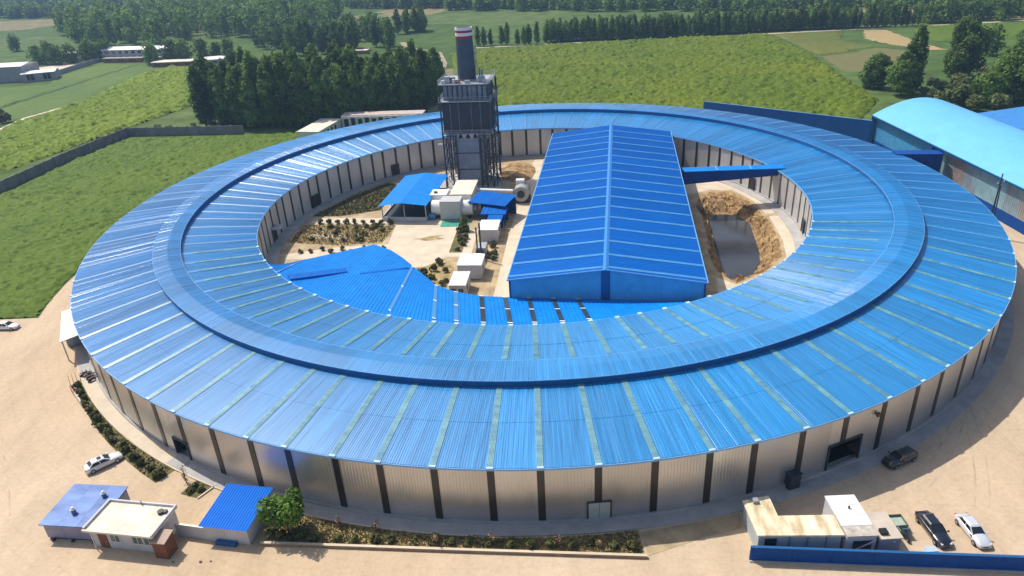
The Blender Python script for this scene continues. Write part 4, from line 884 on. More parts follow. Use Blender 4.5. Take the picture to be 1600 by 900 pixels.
ribbon('bed_kerb_top', [(-34.3, -97.75), (-10, -99.75), (11.7, -101.45)], .36, .46, CONCP, kind='structure')
for side, m in ((1, CONCP), (-1, mat('kerb_brown', (.3, .2, .12), .9, 0, .2, 1))):
    V = []
    pts_ = [(-34.3, -97.75), (-10, -99.75), (11.7, -101.45)]
    for x, y in pts_: V += [(x, y + side * .18, 0), (x, y + side * .18, .46)]
    MB().add(V, [(0, 2, 3, 1), (2, 4, 5, 3)]).build('bed_kerb_side', m, kind='structure')
# square bed kerb
MB().bar((-45.4, -89.5, .12), (-43.8, -86.9, .12), .2, .2).build('bed_edging', CONCP, kind='structure')

# ------------------------------------------------------------------ vegetation
def leaf_cloud(centers, radii, n, size, seed, squash=1., up=.35):
    rs = np.random.default_rng(seed); centers = np.asarray(centers, float); radii = np.asarray(radii, float)
    vol = radii.prod(1) ** (2 / 3); pick = rs.choice(len(centers), n, p=vol / vol.sum())
    d = rs.normal(size=(n, 3)); d /= np.linalg.norm(d, axis=1)[:, None]
    rr = rs.uniform(.25, 1, n) ** .45
    P = centers[pick] + d * radii[pick] * rr[:, None] * rs.uniform(.85, 1.1, (n, 1))
    nrm = d + rs.normal(0, .55, (n, 3)) + np.array([0, 0, up]); nrm /= np.linalg.norm(nrm, axis=1)[:, None]
    t = np.cross(nrm, rs.normal(size=(n, 3))); t /= np.linalg.norm(t, axis=1)[:, None]; b = np.cross(nrm, t)
    s_ = size * rs.uniform(.55, 1.35, (n, 1)); s2 = s_ * rs.uniform(.5, .9, (n, 1))
    V = np.stack([P - t * s_, P - b * s2 * .8 + t * s_ * .1, P + t * s_, P + b * s2], 1).reshape(-1, 3)
    return V, np.arange(4 * n).reshape(n, 4)
def lobes(kind, H, rad, seed):
    rs = np.random.default_rng(seed); C = []; Rr = []
    if kind == 'poplar':
        for k in range(26):
            u = (k + .5) / 26; z = H * (.12 + .84 * u); w = rad * (.62 + .5 * math.sin(math.pi * min(1, u * .8 + .2))) * (1 - .3 * max(0, u - .75) / .25); a = k * 2.4 + rs.uniform(-.5, .5); q = w * rs.uniform(.2, .62)
            C.append((q * math.cos(a), q * math.sin(a), z)); Rr.append((w * .6, w * .6, H * rs.uniform(.07, .11)))
    elif kind == 'round':
        for k in range(34):
            u = (k + .5) / 34; z = H * (.12 + .78 * u); w = rad * math.sin(math.pi * min(.9, .22 + .62 * u)) ; a = k * 2.4 + rs.uniform(-.6, .6); q = w * rs.uniform(.25, .8)
            C.append((q * math.cos(a), q * math.sin(a), z)); s_ = rad * rs.uniform(.26, .42); Rr.append((s_, s_, s_ * 1.15))
    else:
        for k in range(7):
            a = rs.uniform(0, 6.28); q = rad * rs.uniform(.1, .6); z = H * rs.uniform(.3, .72); s_ = rad * rs.uniform(.35, .55); C.append((q * math.cos(a), q * math.sin(a), z)); Rr.append((s_, s_, H * .28))
    return C, Rr
def tree_proto(name, kind, H, rad, n, size, seed, leaf, label, group, cat='tree', nlimb=5):
    e = empty(name, (0, 0, 0), label=label, cat=cat, group=group)
    C, Rr = lobes(kind, H, rad, seed); V, Fc = leaf_cloud(C, Rr, n, size, seed)
    V[:, 2] = np.maximum(V[:, 2], .05)
    link('crown', nmesh('crown', V, Fc, leaf), e)
    mb = MB(); tr = H * .013 + .05; mb.cyl((0, 0, -.05), (0, 0, H * .55), tr, tr * .55, 7); rs = random.Random(seed)
    for k in range(nlimb):
        c = C[rs.randrange(len(C))]; z = H * rs.uniform(.2, .45); mb.cyl((0, 0, z), c, tr * .4, tr * .12, 5)
    mb.build('trunk', BARK, e); return e
used = set()
def place(protos, x, y, s, label=None, group=None, sz=None, cat=None):
    p = random.choice(protos); sc = (s, s, s * (sz or random.uniform(.9, 1.12)))
    rz = random.uniform(0, 6.28)
    if p.name not in used: used.add(p.name); o = p; o.location = (x, y, 0); o.rotation_euler = (0, 0, rz); o.scale = sc
    else: o = copy_tree(p, (x, y, 0), rz, sc)
    if label: o['label'] = label
    if group: o['group'] = group
    return o
# tall poplars of the stand left of the tower
LP = 'tall dark poplar in the dense stand left of the chimney tower'
pop = [tree_proto('poplar_tree', 'poplar', 22, 3.5, 3400, .5, 30 + i, LEAFP, LP, 'poplars in the stand by the tower') for i in range(4)]
stand = []
row0 = [(-127, 124), (-105, 117), (-84, 113), (-62, 124), (-40, 137)]
for j in range(6):
    for u in np.linspace(0, 1, 21 if j < 3 else 17):
        k = min(3, int(u * 4)); f = u * 4 - k; a, b = row0[k], row0[k + 1]
        stand.append((a[0] + (b[0] - a[0]) * f + random.uniform(-1.5, 1.5) + j * .4, a[1] + (b[1] - a[1]) * f + j * (5.2 + 1.5 * (1 - u)) + random.uniform(-1.5, 1.5)))
for x, y in stand: place(pop, x, y, random.uniform(.86, 1.1) * (1.08 if x < -70 else .98))
LM = 'poplar in the straight belt along the far edge of the crop field'
pop2 = [tree_proto('belt_poplar', 'poplar', 12.5, 2.1, 900, .5, 50 + i, LEAFP, LM, 'poplars in the far belt') for i in range(3)]
for j in range(3):
    for k in range(64 - 6 * j):
        x = 14 + k * 3.6 + random.uniform(-.8, .8) + j; place(pop2, x, 305.5 + j * 4.0 + random.uniform(-.7, .7) + 3 * math.sin(x * .05), random.uniform(.82, 1.1))
for x, y in ((-29, 308), (-25, 306), (-21, 309), (-14, 309), (-10.5, 308), (-4, 306), (0, 305), (3, 306), (8, 305)): place(pop2, x, y, random.uniform(.8, 1.05), 'one of the loose poplars just right of the chimney top', 'loose poplars by the chimney top')
LQ = 'dark tree in the clump behind the poplar stand'
mid = [tree_proto('clump_tree', 'poplar', 19, 3.6, 1100, .72, 70 + i, LEAFD, LQ, 'trees behind the poplar stand') for i in range(3)]
for k in range(26): place(mid, -150 + 66 * random.random(), 305 + 26 * random.random(), random.uniform(.75, 1.1))
for k in range(10): place(mid, -95 + 26 * random.random(), 385 + 22 * random.random(), random.uniform(.7, 1.0), 'dark tree in the small group further back above the stand', 'trees further back')
rnd = [tree_proto('farm_tree', 'round', 12, 5.2, 1000, .62, 90 + i, LEAFD, 'leafy tree among the distant farm sheds', 'trees among the farm sheds') for i in range(2)]
for x, y in ((-323, 329), (-313, 326), (-305, 322), (-298, 325), (-287, 327), (-283, 330), (-279, 333), (-387, 405), (-291, 330), (-232, 300), (-222, 305), (-213, 303), (-204, 309), (-196, 312), (-186, 306)): place(rnd, x, y, random.uniform(.85, 1.15))
# right hand cluster
t1 = tree_proto('columnar_tree', 'poplar', 25.5, 3.8, 5000, .55, 111, LEAFD, 'tall narrow columnar tree right of the crop field', None); t1.location = (149.5, 124, 0)
t1b = tree_proto('broad_tree', 'poplar', 16, 5.6, 5000, .55, 112, LEAFD, 'bushy spreading tree at the foot of the columnar tree', None); t1b.location = (144.5, 121, 0)
t2 = tree_proto('broad_tree', 'round', 23.5, 8.8, 9000, .6, 113, LEAFD, 'broad tall dark tree standing alone beyond the cyan roof', None); t2.location = (182, 149, 0)
t3 = tree_proto('broad_tree', 'round', 13, 6.6, 5000, .58, 114, LEAFD, 'dark rounded tree at the left end of the right cluster', None); t3.location = (141, 136, 0)
t4 = tree_proto('broad_tree', 'round', 18, 9.5, 8000, .6, 115, LEAFD, 'wide dense tree at the right edge behind the cyan roof', None); t4.location = (176, 103, 0)
t5 = tree_proto('broad_tree', 'round', 12, 6, 4200, .55, 118, LEAFD, 'lower leafy tree between the cyan roof and the wide tree', None); t5.location = (163, 97, 0)
LB = 'loose grey green bush behind the cyan barrel roof'
bsh = [tree_proto('tall_bush', 'bush', 6, 4.2, 900, .5, 120 + i, mat('leaf_olive', (.12, .15, .04), .6, 0, .35, .3, rand=.25, trans=.2, spec=.2), LB, 'bushes behind the cyan roof', 'bush') for i in range(2)]
for x, y in ((152, 112), (156, 108), (160, 113), (158, 103), (165, 110), (170, 114), (166, 119), (151, 118), (174, 118), (150, 101), (156, 97), (185, 110), (190, 118)): place(bsh, x, y, random.uniform(.7, 1.15))
for k in range(26):
    bx_, by_ = 152 + 44 * random.random(), 84 + 50 * random.random()
    place(bsh, bx_, by_, random.uniform(.75, 1.5))
for x, y in ((220, 195), (233, 188), (247, 200), (262, 214), (225, 178), (240, 172)): place(rnd, x, y, random.uniform(.8, 1.2), 'tree at the right picture edge beyond the broad tall tree', 'trees at the right edge')
for x, y in ((-228, 150), (-236, 138), (-222, 112), (-232, 120), (-236, 158)): place(bsh, x, y, random.uniform(.7, 1.1), 'bush beside the pale farm track at the left edge', 'bushes by the farm track')
for k in range(7): place(bsh, -146 + k * 4.2, 118 + 5 * random.random(), random.uniform(.35, .6), 'low scrub bush behind the corner of the grey boundary wall', 'scrub by the wall corner')
# woods beyond: masses nobody could count
def wood(poly, n, H, rad, label, leaves=130, size=1.1, leaf=LEAFP):
    P = np.array(poly); x0, y0 = P.min(0); x1, y1 = P.max(0); pts_ = []
    while len(pts_) < n:
        X = rng.uniform(x0, x1, n * 3); Y = rng.uniform(y0, y1, n * 3); k = inpoly(X, Y, poly); pts_ += list(zip(X[k], Y[k]))
    protos = []
    for s_ in range(5):
        C, Rr = lobes('poplar' if s_ < 3 else 'round', H, rad, 200 + s_); protos.append(leaf_cloud(C, Rr, leaves, size, 300 + s_)[0])
    Vs = []
    for x, y in pts_[:n]:
        V = protos[rng.integers(5)]; a = rng.uniform(0, 6.28); s_ = rng.uniform(.7, 1.2); c, s2 = math.cos(a) * s_, math.sin(a) * s_
        Vs.append(np.stack([V[:, 0] * c - V[:, 1] * s2 + x, V[:, 0] * s2 + V[:, 1] * c + y, V[:, 2] * s_], 1))
    V = np.concatenate(Vs)
    link('woodland', nmesh('woodland', V, np.arange(len(V)).reshape(-1, 4), leaf), label=label, cat='woodland', kind='stuff')
wood([(-336, 408), (-268, 394), (-245, 425), (-186, 402), (-150, 420), (-170, 560), (-300, 640), (-400, 600), (-420, 520)], 430, 22, 5.2, 'dense dark woodland filling the upper left beyond the farm sheds', 200, 1.25)
wood([(-180, 345), (-120, 340), (-95, 352), (-100, 392), (-150, 405), (-200, 398)], 90, 15, 4.5, 'tree mass between the poplar stand and the far woodland', 220, 1.0)
wood([(16, 317), (235, 317), (240, 335), (20, 335)], 140, 12, 2.6, 'back rows of the straight poplar belt', 150, .85)
wood([(-700, 735), (-490, 690), (-460, 720), (-560, 800), (-760, 830)], 220, 14, 6, 'far tree belt at the upper left', 90, 1.7)
wood([(-380, 720), (-215, 655), (-150, 600), (-60, 560), (-40, 590), (-200, 720), (-380, 790)], 300, 15, 6, 'far tree belt above the woodland', 90, 1.7)
wood([(-70, 545), (60, 470), (180, 415), (300, 372), (330, 392), (200, 455), (60, 530), (-60, 600)], 330, 13, 5, 'far tree belt behind the straight poplar row', 110, 1.4)
wood([(-900, 1000), (-500, 860), (-200, 740), (0, 640), (200, 540), (420, 440), (480, 500), (200, 680), (-200, 900), (-900, 1200)], 700, 15, 7, 'farthest band of trees along the top', 60, 2.4)
wood([(246, 305), (300, 302), (345, 315), (350, 335), (250, 330)], 70, 13, 4, 'tree belt continuing behind the broad tall tree', 160, 1.0)
wood([(250, 345), (340, 320), (380, 330), (300, 372)], 50, 12, 5, 'tree group at the upper right', 130, 1.2)

# shrubs and small plants
shr = [tree_proto('round_shrub', 'bush', 1.3, .8, 260, .2, 140 + i, LEAFS, 'small round shrub in the row along the front kerb', 'shrubs along the front kerb', 'shrub', 3) for i in range(3)]
fx = np.linspace(-27.5, 10.3, 17)
for i, x in enumerate(fx): place(shr, x + random.uniform(-.4, .4), np.interp(x, [-34.3, -10, 11.7], [-96.6, -98.6, -100.2]) + random.uniform(-.2, .25), random.uniform(.75, 1.1))
for k in range(16):
    a = -141 + k * 1.27; place(shr, *pol(98.7 + .9 * k / 16 + random.uniform(-.2, .3), a)[:2], random.uniform(.8, 1.25), 'dark shrub in the curved bed beside the parked white saloon', 'shrubs in the curved bed')
for x, y in ((-46.6, -87.2), (-45.6, -87.8), (-46.9, -88.3)): place(shr, x, y, .8, 'shrub in the small square bed', 'shrubs in the square bed')
cs = 'small shrub in the planted bed on the left of the courtyard'
for k in range(34): place(shr, -55 + 20.5 * random.random(), -3 + 10.5 * random.random(), random.uniform(.5, 1.1), cs, 'courtyard bed shrubs')
for k in range(9): place(shr, -54 + k * 2.3, 10.0 - k * .28, random.uniform(.9, 1.3), 'shrub in the row along the pale courtyard path', 'shrubs along the courtyard path')
for k in range(14): place(shr, -17.9 + 2 * random.random() + .25, -11.5 + 15 * random.random(), random.uniform(.8, 1.3), 'shrub in the narrow bed beside the courtyard paving', 'shrubs beside the paving')
for k in range(12): place(shr, -26 + 8 * random.random(), -30 + 12 * random.random(), random.uniform(.8, 1.5), 'shrub in the dry plot near the white cabins', 'shrubs near the cabins')
for k in range(8): place(shr, -9.8 + 1.5 * random.random(), -20 + 12 * random.random(), random.uniform(.7, 1.2), 'shrub between the boiler and the pale path', 'shrubs by the boiler')
for k in range(9): place(shr, -54 + 22 * k / 9, -7.5 - 1.2 * random.random() - (k % 2), random.uniform(.7, 1.1), 'shrub in front of the bright blue link roof edge', 'shrubs by the link roof')
cf = tree_proto('conifer_bush', 'poplar', 4.2, 1.0, 700, .22, 160, LEAFS, 'tall dark bush at the end of the narrow courtyard bed', None, 'bush'); cf.location = (-16.2, 1.0, 0)
bt = tree_proto('leafy_tree', 'bush', 6.6, 3.1, 3000, .25, 163, LEAFB, 'bright green leafy tree next to the blue corrugated shed', None); bt.location = (-31.3, -96.0, 0)
for k in range(5): place(shr, -33.4 + k * 1.3, -96.6 - .2 * k + random.uniform(-.2, .3), random.uniform(.8, 1.2), 'shrub under the bright green leafy tree', 'shrubs under the tree')
dry = [tree_proto('dry_sapling', 'bush', 1.9, .6, 70, .13, 170 + i, DRYL, 'thin dry sapling in the front bed', 'dry saplings in the front bed', 'sapling', 7) for i in range(2)]
for x, y in ((-25.2, -95.3), (-20.4, -96.2), (-13, -98.6), (-6, -98.9), (1.5, -99.6), (6.3, -99.9)): place(dry, x, y, random.uniform(.8, 1.2))
ds = tree_proto('bare_sapling', 'poplar', 2.8, .45, 90, .12, 175, DRYL, 'bare sapling beside the small square bed', None, 'sapling', 8); ds.location = (-48.3, -86.2, 0)
# dry grass tufts in the front bed (uncountable)
def tufts(poly, n, h, m, label):
    P = np.array(poly); X = rng.uniform(P[:, 0].min(), P[:, 0].max(), n * 3); Y = rng.uniform(P[:, 1].min(), P[:, 1].max(), n * 3); k = inpoly(X, Y, poly); X, Y = X[k][:n], Y[k][:n]; c = len(X)
    a = rng.uniform(0, 6.28, c); s_ = rng.uniform(.06, .2, c); hh = h * rng.uniform(.4, 1.3, c); lx, ly = rng.normal(0, .12, c), rng.normal(0, .12, c)
    V = np.zeros((c, 3, 3)); V[:, 0] = np.stack([X - s_ * np.cos(a), Y - s_ * np.sin(a), 0 * X + .04], 1); V[:, 1] = np.stack([X + s_ * np.cos(a), Y + s_ * np.sin(a), 0 * X + .04], 1); V[:, 2] = np.stack([X + lx, Y + ly, hh], 1)
    link('grass', nmesh('grass', V.reshape(-1, 3), np.arange(3 * c).reshape(c, 3), m), label=label, cat='grass', kind='stuff')
tufts([(-33.9, -97.4), (-33.0, -92.9)] + fb[1:] + [(11.5, -101.0), (-10, -99.3)], 6000, .35, mat('dry_grass_blade', (.32, .25, .1), .8, 0, .5, .6), 'dry grass in the bed along the front of the ring')
tufts([pol(98.1, a)[:2] for a in np.linspace(-142, -121.6, 10)] + [pol(98.9 + 2 * u, -142 + 20.4 * u)[:2] for u in (1, .75, .5, .25, 0)], 4000, .3, mat('olive_grass_blade', (.1, .1, .03), .8, 0, .5, .6), 'olive grass in the curved bed on the left')
tufts([(-58.6, -2), (-57.8, 9), (-44, 7.8), (-34, 6), (-35.6, -4.2), (-46, -5)], 4500, .4, MATS['dry_grass_blade'], 'dry grass in the planted courtyard bed')
tufts([(-57.5, 15.5), (-50, 30), (-41.5, 41), (-37, 37.5), (-40, 18), (-50, 14.6)], 5000, .4, MATS['olive_grass_blade'], 'green grass along the left courtyard wall')

# ------------------------------------------------------------------ boundary wall at the left
FW = empty('boundary_wall', (-163.3, 48, 0), label='grey block boundary wall with a corner, beyond the inner crop plot', cat='wall')
FW.location = (-156, 114, 0)
pts_ = [(-168, -20), (-163.3, 48), (-161.2, 79.3), (-156.0, 114.2), (-117.7, 110.2), (-108, 109)]
for a, b in zip(pts_, pts_[1:]):
    a, b = Vector(a), Vector(b); n_ = max(2, int((b - a).length / 4.2)); d = (b - a) / n_; nn = Vector((-d.y, d.x)).normalized()
    for k in range(n_):
        p, q = a + d * k, a + d * (k + .985); h = 3.3 + random.uniform(-.05, .05)
        P4 = [p - nn * .12, q - nn * .12, q + nn * .12, p + nn * .12]
        loc_build(MB().hexa([(v.x, v.y, 0) for v in P4] + [(v.x, v.y, h) for v in P4]), 'wall_panel', FENCE, FW)
        c = a + d * k; loc_build(MB().box(c.x - .25, c.x + .25, c.y - .25, c.y + .25, 0, 3.5), 'wall_pier', FENCE, FW)

# ------------------------------------------------------------------ far buildings
def far_house(name, label, c, sx, sy, h, rz, wallm, roofm, wins=0, gable=0., over=.4, storeys=1):
    e = empty(name, (*c, 0), R(rz), label=label, cat='building')
    MB().box(-sx, sx, -sy, sy, 0, h).build('wall', wallm, e)
    if gable: MB().add([(-sx - over, -sy - over, h), (sx + over, -sy - over, h), (sx + over, sy + over, h), (-sx - over, sy + over, h), (-sx - over, 0, h + gable), (sx + over, 0, h + gable)], [(0, 1, 5, 4), (2, 3, 4, 5), (1, 2, 5), (3, 0, 4), (3, 2, 1, 0)]).build('roof', roofm, e)
    else: MB().box(-sx - over, sx + over, -sy - over, sy + over, h, h + .35).build('roof', roofm, e)
    for s_ in range(storeys):
        for k in range(wins):
            x = -sx + (k + .5) * 2 * sx / wins; z0 = h * s_ / storeys + .9; z1 = h * (s_ + 1) / storeys - .7
            wn = MB().box(x - sx / wins * .45, x + sx / wins * .45, -sy - .06, -sy + .02, z0, z1).build('window', GLASS, e); MB().box(x - .05, x + .05, -sy - .1, -sy - .06, z0, z1).build('mullion', WHITE, wn)
    return e
LIL = mat('grey_lilac_block', (.36, .33, .37), .85, 0, .12, .3)
far_house('farm_shed', 'tall grey farm shed with white roof at the left edge', (-305, 267), 17, 8, 8.6, 0, LIL, WHITE, 0, 1.2)
far_house('farm_shed', 'lower grey shed with bright white roof beside the tall farm shed', (-281, 264), 8.5, 6, 4.6, 20, LIL, WHITE, 2, .8)
far_house('long_farm_building', 'long white two storey building in front of the woodland', (-255, 330), 27, 5, 6.6, -11, WALLW, WHITE, 11, 1.4, .6, 2)
far_house('farm_annex', 'brown roofed annex under the long white building', (-252, 317), 22, 2.2, 2.4, -11, BRICKRED, mat('grey_tile', (.3, .27, .27), .8), 5)
far_house('low_barn', 'low dark walled barn at the near end of the farm', (-214, 292), 13, 4.5, 2.6, -4, BRICKRED, CREAM, 4)
far_house('low_barn', 'low barn with bright white flat roof next to the dark walled barn', (-193, 296), 7.5, 7, 2.5, 12, LIL, WHITE, 2)
far_house('farm_house', 'small white house between the farm trees', (-303, 335), 4.5, 4, 5.4, 10, WALLW, WHITE, 2, 1)
far_house('farm_house', 'small reddish house behind the grey sheds', (-342, 300), 6, 4, 3, 0, BRICKRED, PINK, 2, 1)
for k, (x, y) in enumerate(((118, 515), (150, 508), (172, 470))): far_house('village_house', ['white village house far behind the poplar belt', 'pale village house second in the far group', 'white village house nearest the poplar belt'][k], (x, y), 9, 4, 5.5, -18, WALLW, WHITE if k != 1 else CREAM, 4, 1.2)
far_house('pale_shed', 'pale low shed in front of the clump of trees', (-104, 303), 7, 2.2, 2.0, -10, BRICKRED, CREAM, 3)
YW = empty('farm_wall', (-280, 276, 0), label='pale wall around the farm yard', cat='wall')
for k in range(12): MB().box(-.15, .15, k * 4.1, k * 4.1 + 4.05, 0, 2.6).build('wall_panel', LIL, YW)
sheet('farm_yard', [(-281, 276), (-279.4, 324), (-300, 322), (-330, 300), (-330, 276)], .05, CONCP)
# stone workers' block behind the ring
WBk = empty('worker_block', (-76.3, 101.5, 0), R(-12), label='long white single storey block with dark doorways behind the ring', cat='building')
MB().box(-4, 4, -10, 9, 0, 3.7).build('wall', WHITE, WBk); MB().box(-4.3, 4.3, -10.3, 9.3, 3.7, 4.0).build('roof', CREAM, WBk)
for k in range(5): MB().box(3.98, 4.08, -9 + k * 3, -7.6 + k * 3, .8, 3.0).build('doorway', BLACK, WBk)
def wing(mb, name, m):
    c, s_ = math.cos(R(7)), math.sin(R(7)); ox, oy = 4.3, 9.0
    for i, v in enumerate(mb.v): mb.v[i] = (ox + v[0] * c - v[1] * s_, oy + v[0] * s_ + v[1] * c, v[2])
    mb.build(name, m, WBk)
wing(MB().box(0, 31, 0, 6, 0, 4.7), 'rear_wall', WHITE); wing(MB().box(-.2, 31.3, .5, 6.4, 4.75, 5.0), 'rear_roof', mat('pinkish_roof', (.5, .4, .36), .8, 0, .15, .6))
for k in range(11): wing(MB().box(1 + k * 2.7, 2.6 + k * 2.7, -.1, .02, .1, 4.1 if k % 2 else 3.8), 'doorway', BLACK)
for k in range(12): wing(MB().box(.1 + k * 2.7, .5 + k * 2.7, -.5, -.11, 0, 4.6), 'pier', WHITE)

# ------------------------------------------------------------------ vehicles
def car(name, label, loc, heading, paint, L_=4.6, hgt=1.45, wid=.9, suv=False, sunroof=False):
    e = empty(name, loc, heading, label=label, cat='car'); h = L_ / 2; bz = .95 if not suv else 1.08
    secs = [(-h, .74, .74), (-h + .1, .82, .9), (-h + .55, .87, .98), (-h * .35, .9, .97), (h * .35, .9, .95), (h - .75, .87, .86), (h - .25, .8, .74), (h, .66, .58)]
    if suv: secs = [(-h, .78, .95), (-h + .08, .86, 1.06), (-h * .4, .92, 1.08), (h * .3, .92, 1.06), (h - .8, .89, 1.0), (h - .2, .83, .9), (h, .7, .7)]
    V = []
    for x, w_, tz in secs:
        w_ = w_ * wid / .9
        V += [(x, -w_ * .9, .26), (x, -w_, .5), (x, -w_ * .985, tz - .16), (x, -w_ * .86, tz - .02), (x, -w_ * .4, tz + .03), (x, w_ * .4, tz + .03), (x, w_ * .86, tz - .02), (x, w_ * .985, tz - .16), (x, w_, .5), (x, w_ * .9, .26)]
    n_ = 10; Fs = [(j * n_ + i, j * n_ + (i + 1) % n_, (j + 1) * n_ + (i + 1) % n_, (j + 1) * n_ + i) for j in range(len(secs) - 1) for i in range(n_)]
    Fs += [tuple(range(n_)), tuple(range((len(secs) - 1) * n_, len(secs) * n_))]
    MB().add(V, Fs).build('body', paint, e, smooth=50)
    xb0, xb1, xt0, xt1 = (-h + .5, h * .42, -h + 1.15, h * .05) if not suv else (-h + .12, h * .4, -h + .5, h * .08)
    wb, wt = wid * .84, wid * .66
    bot = [(xb0, -wb), (xb1, -wb), (xb1, wb), (xb0, wb)]; top = [(xt0, -wt), (xt1, -wt), (xt1, wt), (xt0, wt)]
    gm = GLASS
    def fr(u, a, b): return tuple(a[i] + (b[i] - a[i]) * u for i in range(3))
    B4 = [(*p, bz - .03) for p in bot]; T4 = [(*p, hgt - .06) for p in top]
    MB().add(B4 + T4, [(0, 1, 5, 4)]).build('side_window', gm, e); MB().add(B4 + T4, [(2, 3, 7, 6)]).build('side_window', gm, e)
    MB().add(B4 + T4, [(1, 2, 6, 5)]).build('windscreen', gm, e); MB().add(B4 + T4, [(3, 0, 4, 7)]).build('rear_window', gm, e)
    rf = MB().hexa([(xt0 - .12, -wt - .04, hgt - .1), (xt1 + .12, -wt - .04, hgt - .1), (xt1 + .12, wt + .04, hgt - .1), (xt0 - .12, wt + .04, hgt - .1), (xt0 + .05, -wt + .12, hgt), (xt1 - .08, -wt + .12, hgt), (xt1 - .08, wt - .12, hgt), (xt0 + .05, wt - .12, hgt)]).build('roof', paint, e)
    for i in range(4): MB().bar(B4[i], T4[i], .1).build('pillar', paint, e)
    for s_ in (-1, 1):
        f = .52; p = fr(f, B4[0] if s_ < 0 else B4[3], B4[1] if s_ < 0 else B4[2]); q = fr(f, T4[0] if s_ < 0 else T4[3], T4[1] if s_ < 0 else T4[2]); MB().bar(p, q, .09).build('pillar', paint, e)
        MB().box(xb1 - .25, xb1 - .05, min(s_ * wid, s_ * (wid + .2)), max(s_ * wid, s_ * (wid + .2)), bz, bz + .14).build('mirror', paint, e)
        MB().hexa([(h - .3, s_ * .5 - .16, .6), (h - .02, s_ * .5 - .14, .56), (h - .02, s_ * .5 + .12, .56), (h - .3, s_ * .62 + .12, .6), (h - .32, s_ * .5 - .16, .76), (h - .1, s_ * .5 - .14, .69), (h - .1, s_ * .5 + .12, .69), (h - .32, s_ * .62 + .12, .76)]).build('headlight', LAMP, e)
        MB().box(-h - .02, -h + .12, s_ * .6 - .18, s_ * .6 + .18, .68, .84).build('tail_light', TAIL, e)
        for x in (-h + .85, h - .85):
            wl = MB().cyl((x, s_ * (wid - .2), .33), (x, s_ * (wid + .015), .33), .33, n=16).build('tyre', TYRE, e); MB().cyl((x, s_ * (wid + .012), .33), (x, s_ * (wid + .03), .33), .2, n=10).build('rim', RIM, wl)
    if sunroof: MB().box(xt1 - .75, xt1 - .2, -.38, .38, hgt - .01, hgt + .015).build('sunroof', GLASS, rf)
    MB().box(h - .05, h + .02, -.3, .3, .38, .52).build('grille', BLACK, e)
    return e
car('saloon_car', 'white saloon car with sunroof beside the curved planting bed', (-61.9, -82.0, .02), math.atan2(3.7, 3.8), CARW, 4.9, 1.47, .92, sunroof=True)
car('hatchback_car', 'white car at the left picture edge below the crop', (-103.2, -40.1, .02), math.atan2(.1, -1) + math.pi * 1.0 + .04, CARW, 4.5, 1.5, .9)
car('dark_car', 'black car parked in the shade by the big doorway', (47.0, -86.6, .02), math.atan2(2.6, 5.5) + math.pi, CARK, 4.9, 1.55, .92, suv=True)
car('dark_saloon', 'dark navy saloon parked between the green tricycle and silver car', (45.2, -98.9, .02), math.atan2(-5.1, .35), CARB, 5.2, 1.48, .95)
car('silver_saloon', 'silver white saloon at the right end of the parked row', (49.45, -99.3, .02), math.atan2(-5.1, .2), CARS, 4.9, 1.46, .92)
TR = empty('cargo_tricycle', (41.6, -98.5, 0), math.atan2(-3.6, .15), label='faded green cargo tricycle beside the small grey store', cat='tricycle')
MB().box(-1.6, .1, -.75, .75, .55, .66).build('cargo_floor', mat('pale_green_board', (.36, .42, .34), .7, 0, .15, 2), TR)
for x0, x1, y0, y1 in ((-1.6, .1, -.79, -.75), (-1.6, .1, .75, .79), (-1.64, -1.6, -.79, .79), (.1, .14, -.79, .79)): MB().box(x0, x1, y0, y1, .55, 1.0).build('cargo_side', GREENP, TR)
MB().box(.2, .95, -.6, .6, .5, .95).build('cab_body', GREENP, TR); MB().box(.2, .9, -.45, .45, .95, 1.1).build('seat', BLACK, TR)
MB().hexa([(.9, -.5, .6), (1.2, -.4, .6), (1.2, .4, .6), (.9, .5, .6), (.95, -.5, 1.35), (1.05, -.45, 1.35), (1.05, .45, 1.35), (.95, .5, 1.35)]).build('front_shield', GLASSG, TR)
MB().cyl((1.05, 0, 1.2), (1.7, 0, .4), .05, n=6).build('fork', STEEL, TR); MB().bar((1.1, -.4, 1.2), (1.1, .4, 1.2), .05).build('handlebar', STEEL, TR)
for x, y in ((1.75, 0), (-1.0, -.85), (-1.0, .85)):
    wl = MB().cyl((x, y - .07, .3), (x, y + .07, .3), .3, n=14).build('tyre', TYRE, TR); MB().cyl((x, y - .09, .3), (x, y + .09, .3), .14, n=8).build('hub', RIM, wl)
def bike(loc, rz, label, m):
    e = empty('motorbike', loc, rz, label=label, cat='motorbike', group='motorbikes by the ring wall')
    for x in (-.62, .62):
        wl = MB().cyl((x, -.06, .3), (x, .06, .3), .3, n=12).build('tyre', TYRE, e); MB().cyl((x, -.07, .3), (x, .07, .3), .12, n=8).build('hub', RIM, wl)
    MB().hexa([(-.35, -.12, .35), (.3, -.12, .35), (.3, .12, .35), (-.35, .12, .35), (-.5, -.14, .75), (.35, -.16, .85), (.35, .16, .85), (-.5, .14, .75)]).build('engine_body', m, e)
    MB().box(-.75, .05, -.14, .14, .76, .86).build('seat', BLACK, e); MB().cyl((.3, 0, 1.0), (.62, 0, .3), .05, n=6).build('fork', STEELL, e); MB().bar((.3, -.35, 1.02), (.3, .35, 1.02), .05).build('handlebar', STEEL, e)
for k, (x, y) in enumerate(((-76.6, -58.6), (-75.9, -59.4), (-77.6, -58.3), (-75.3, -60.1))): bike((x, y, .02), .6 + .15 * k, 'motorbike parked in the row against the ring wall on the left', BROWN if k % 2 else BLACK)
NB = empty('notice_board', (-75.1, -65.5, 0), math.atan2(-4.9, 4.7), label='low faded red and white board along the curved bed edge', cat='sign board')
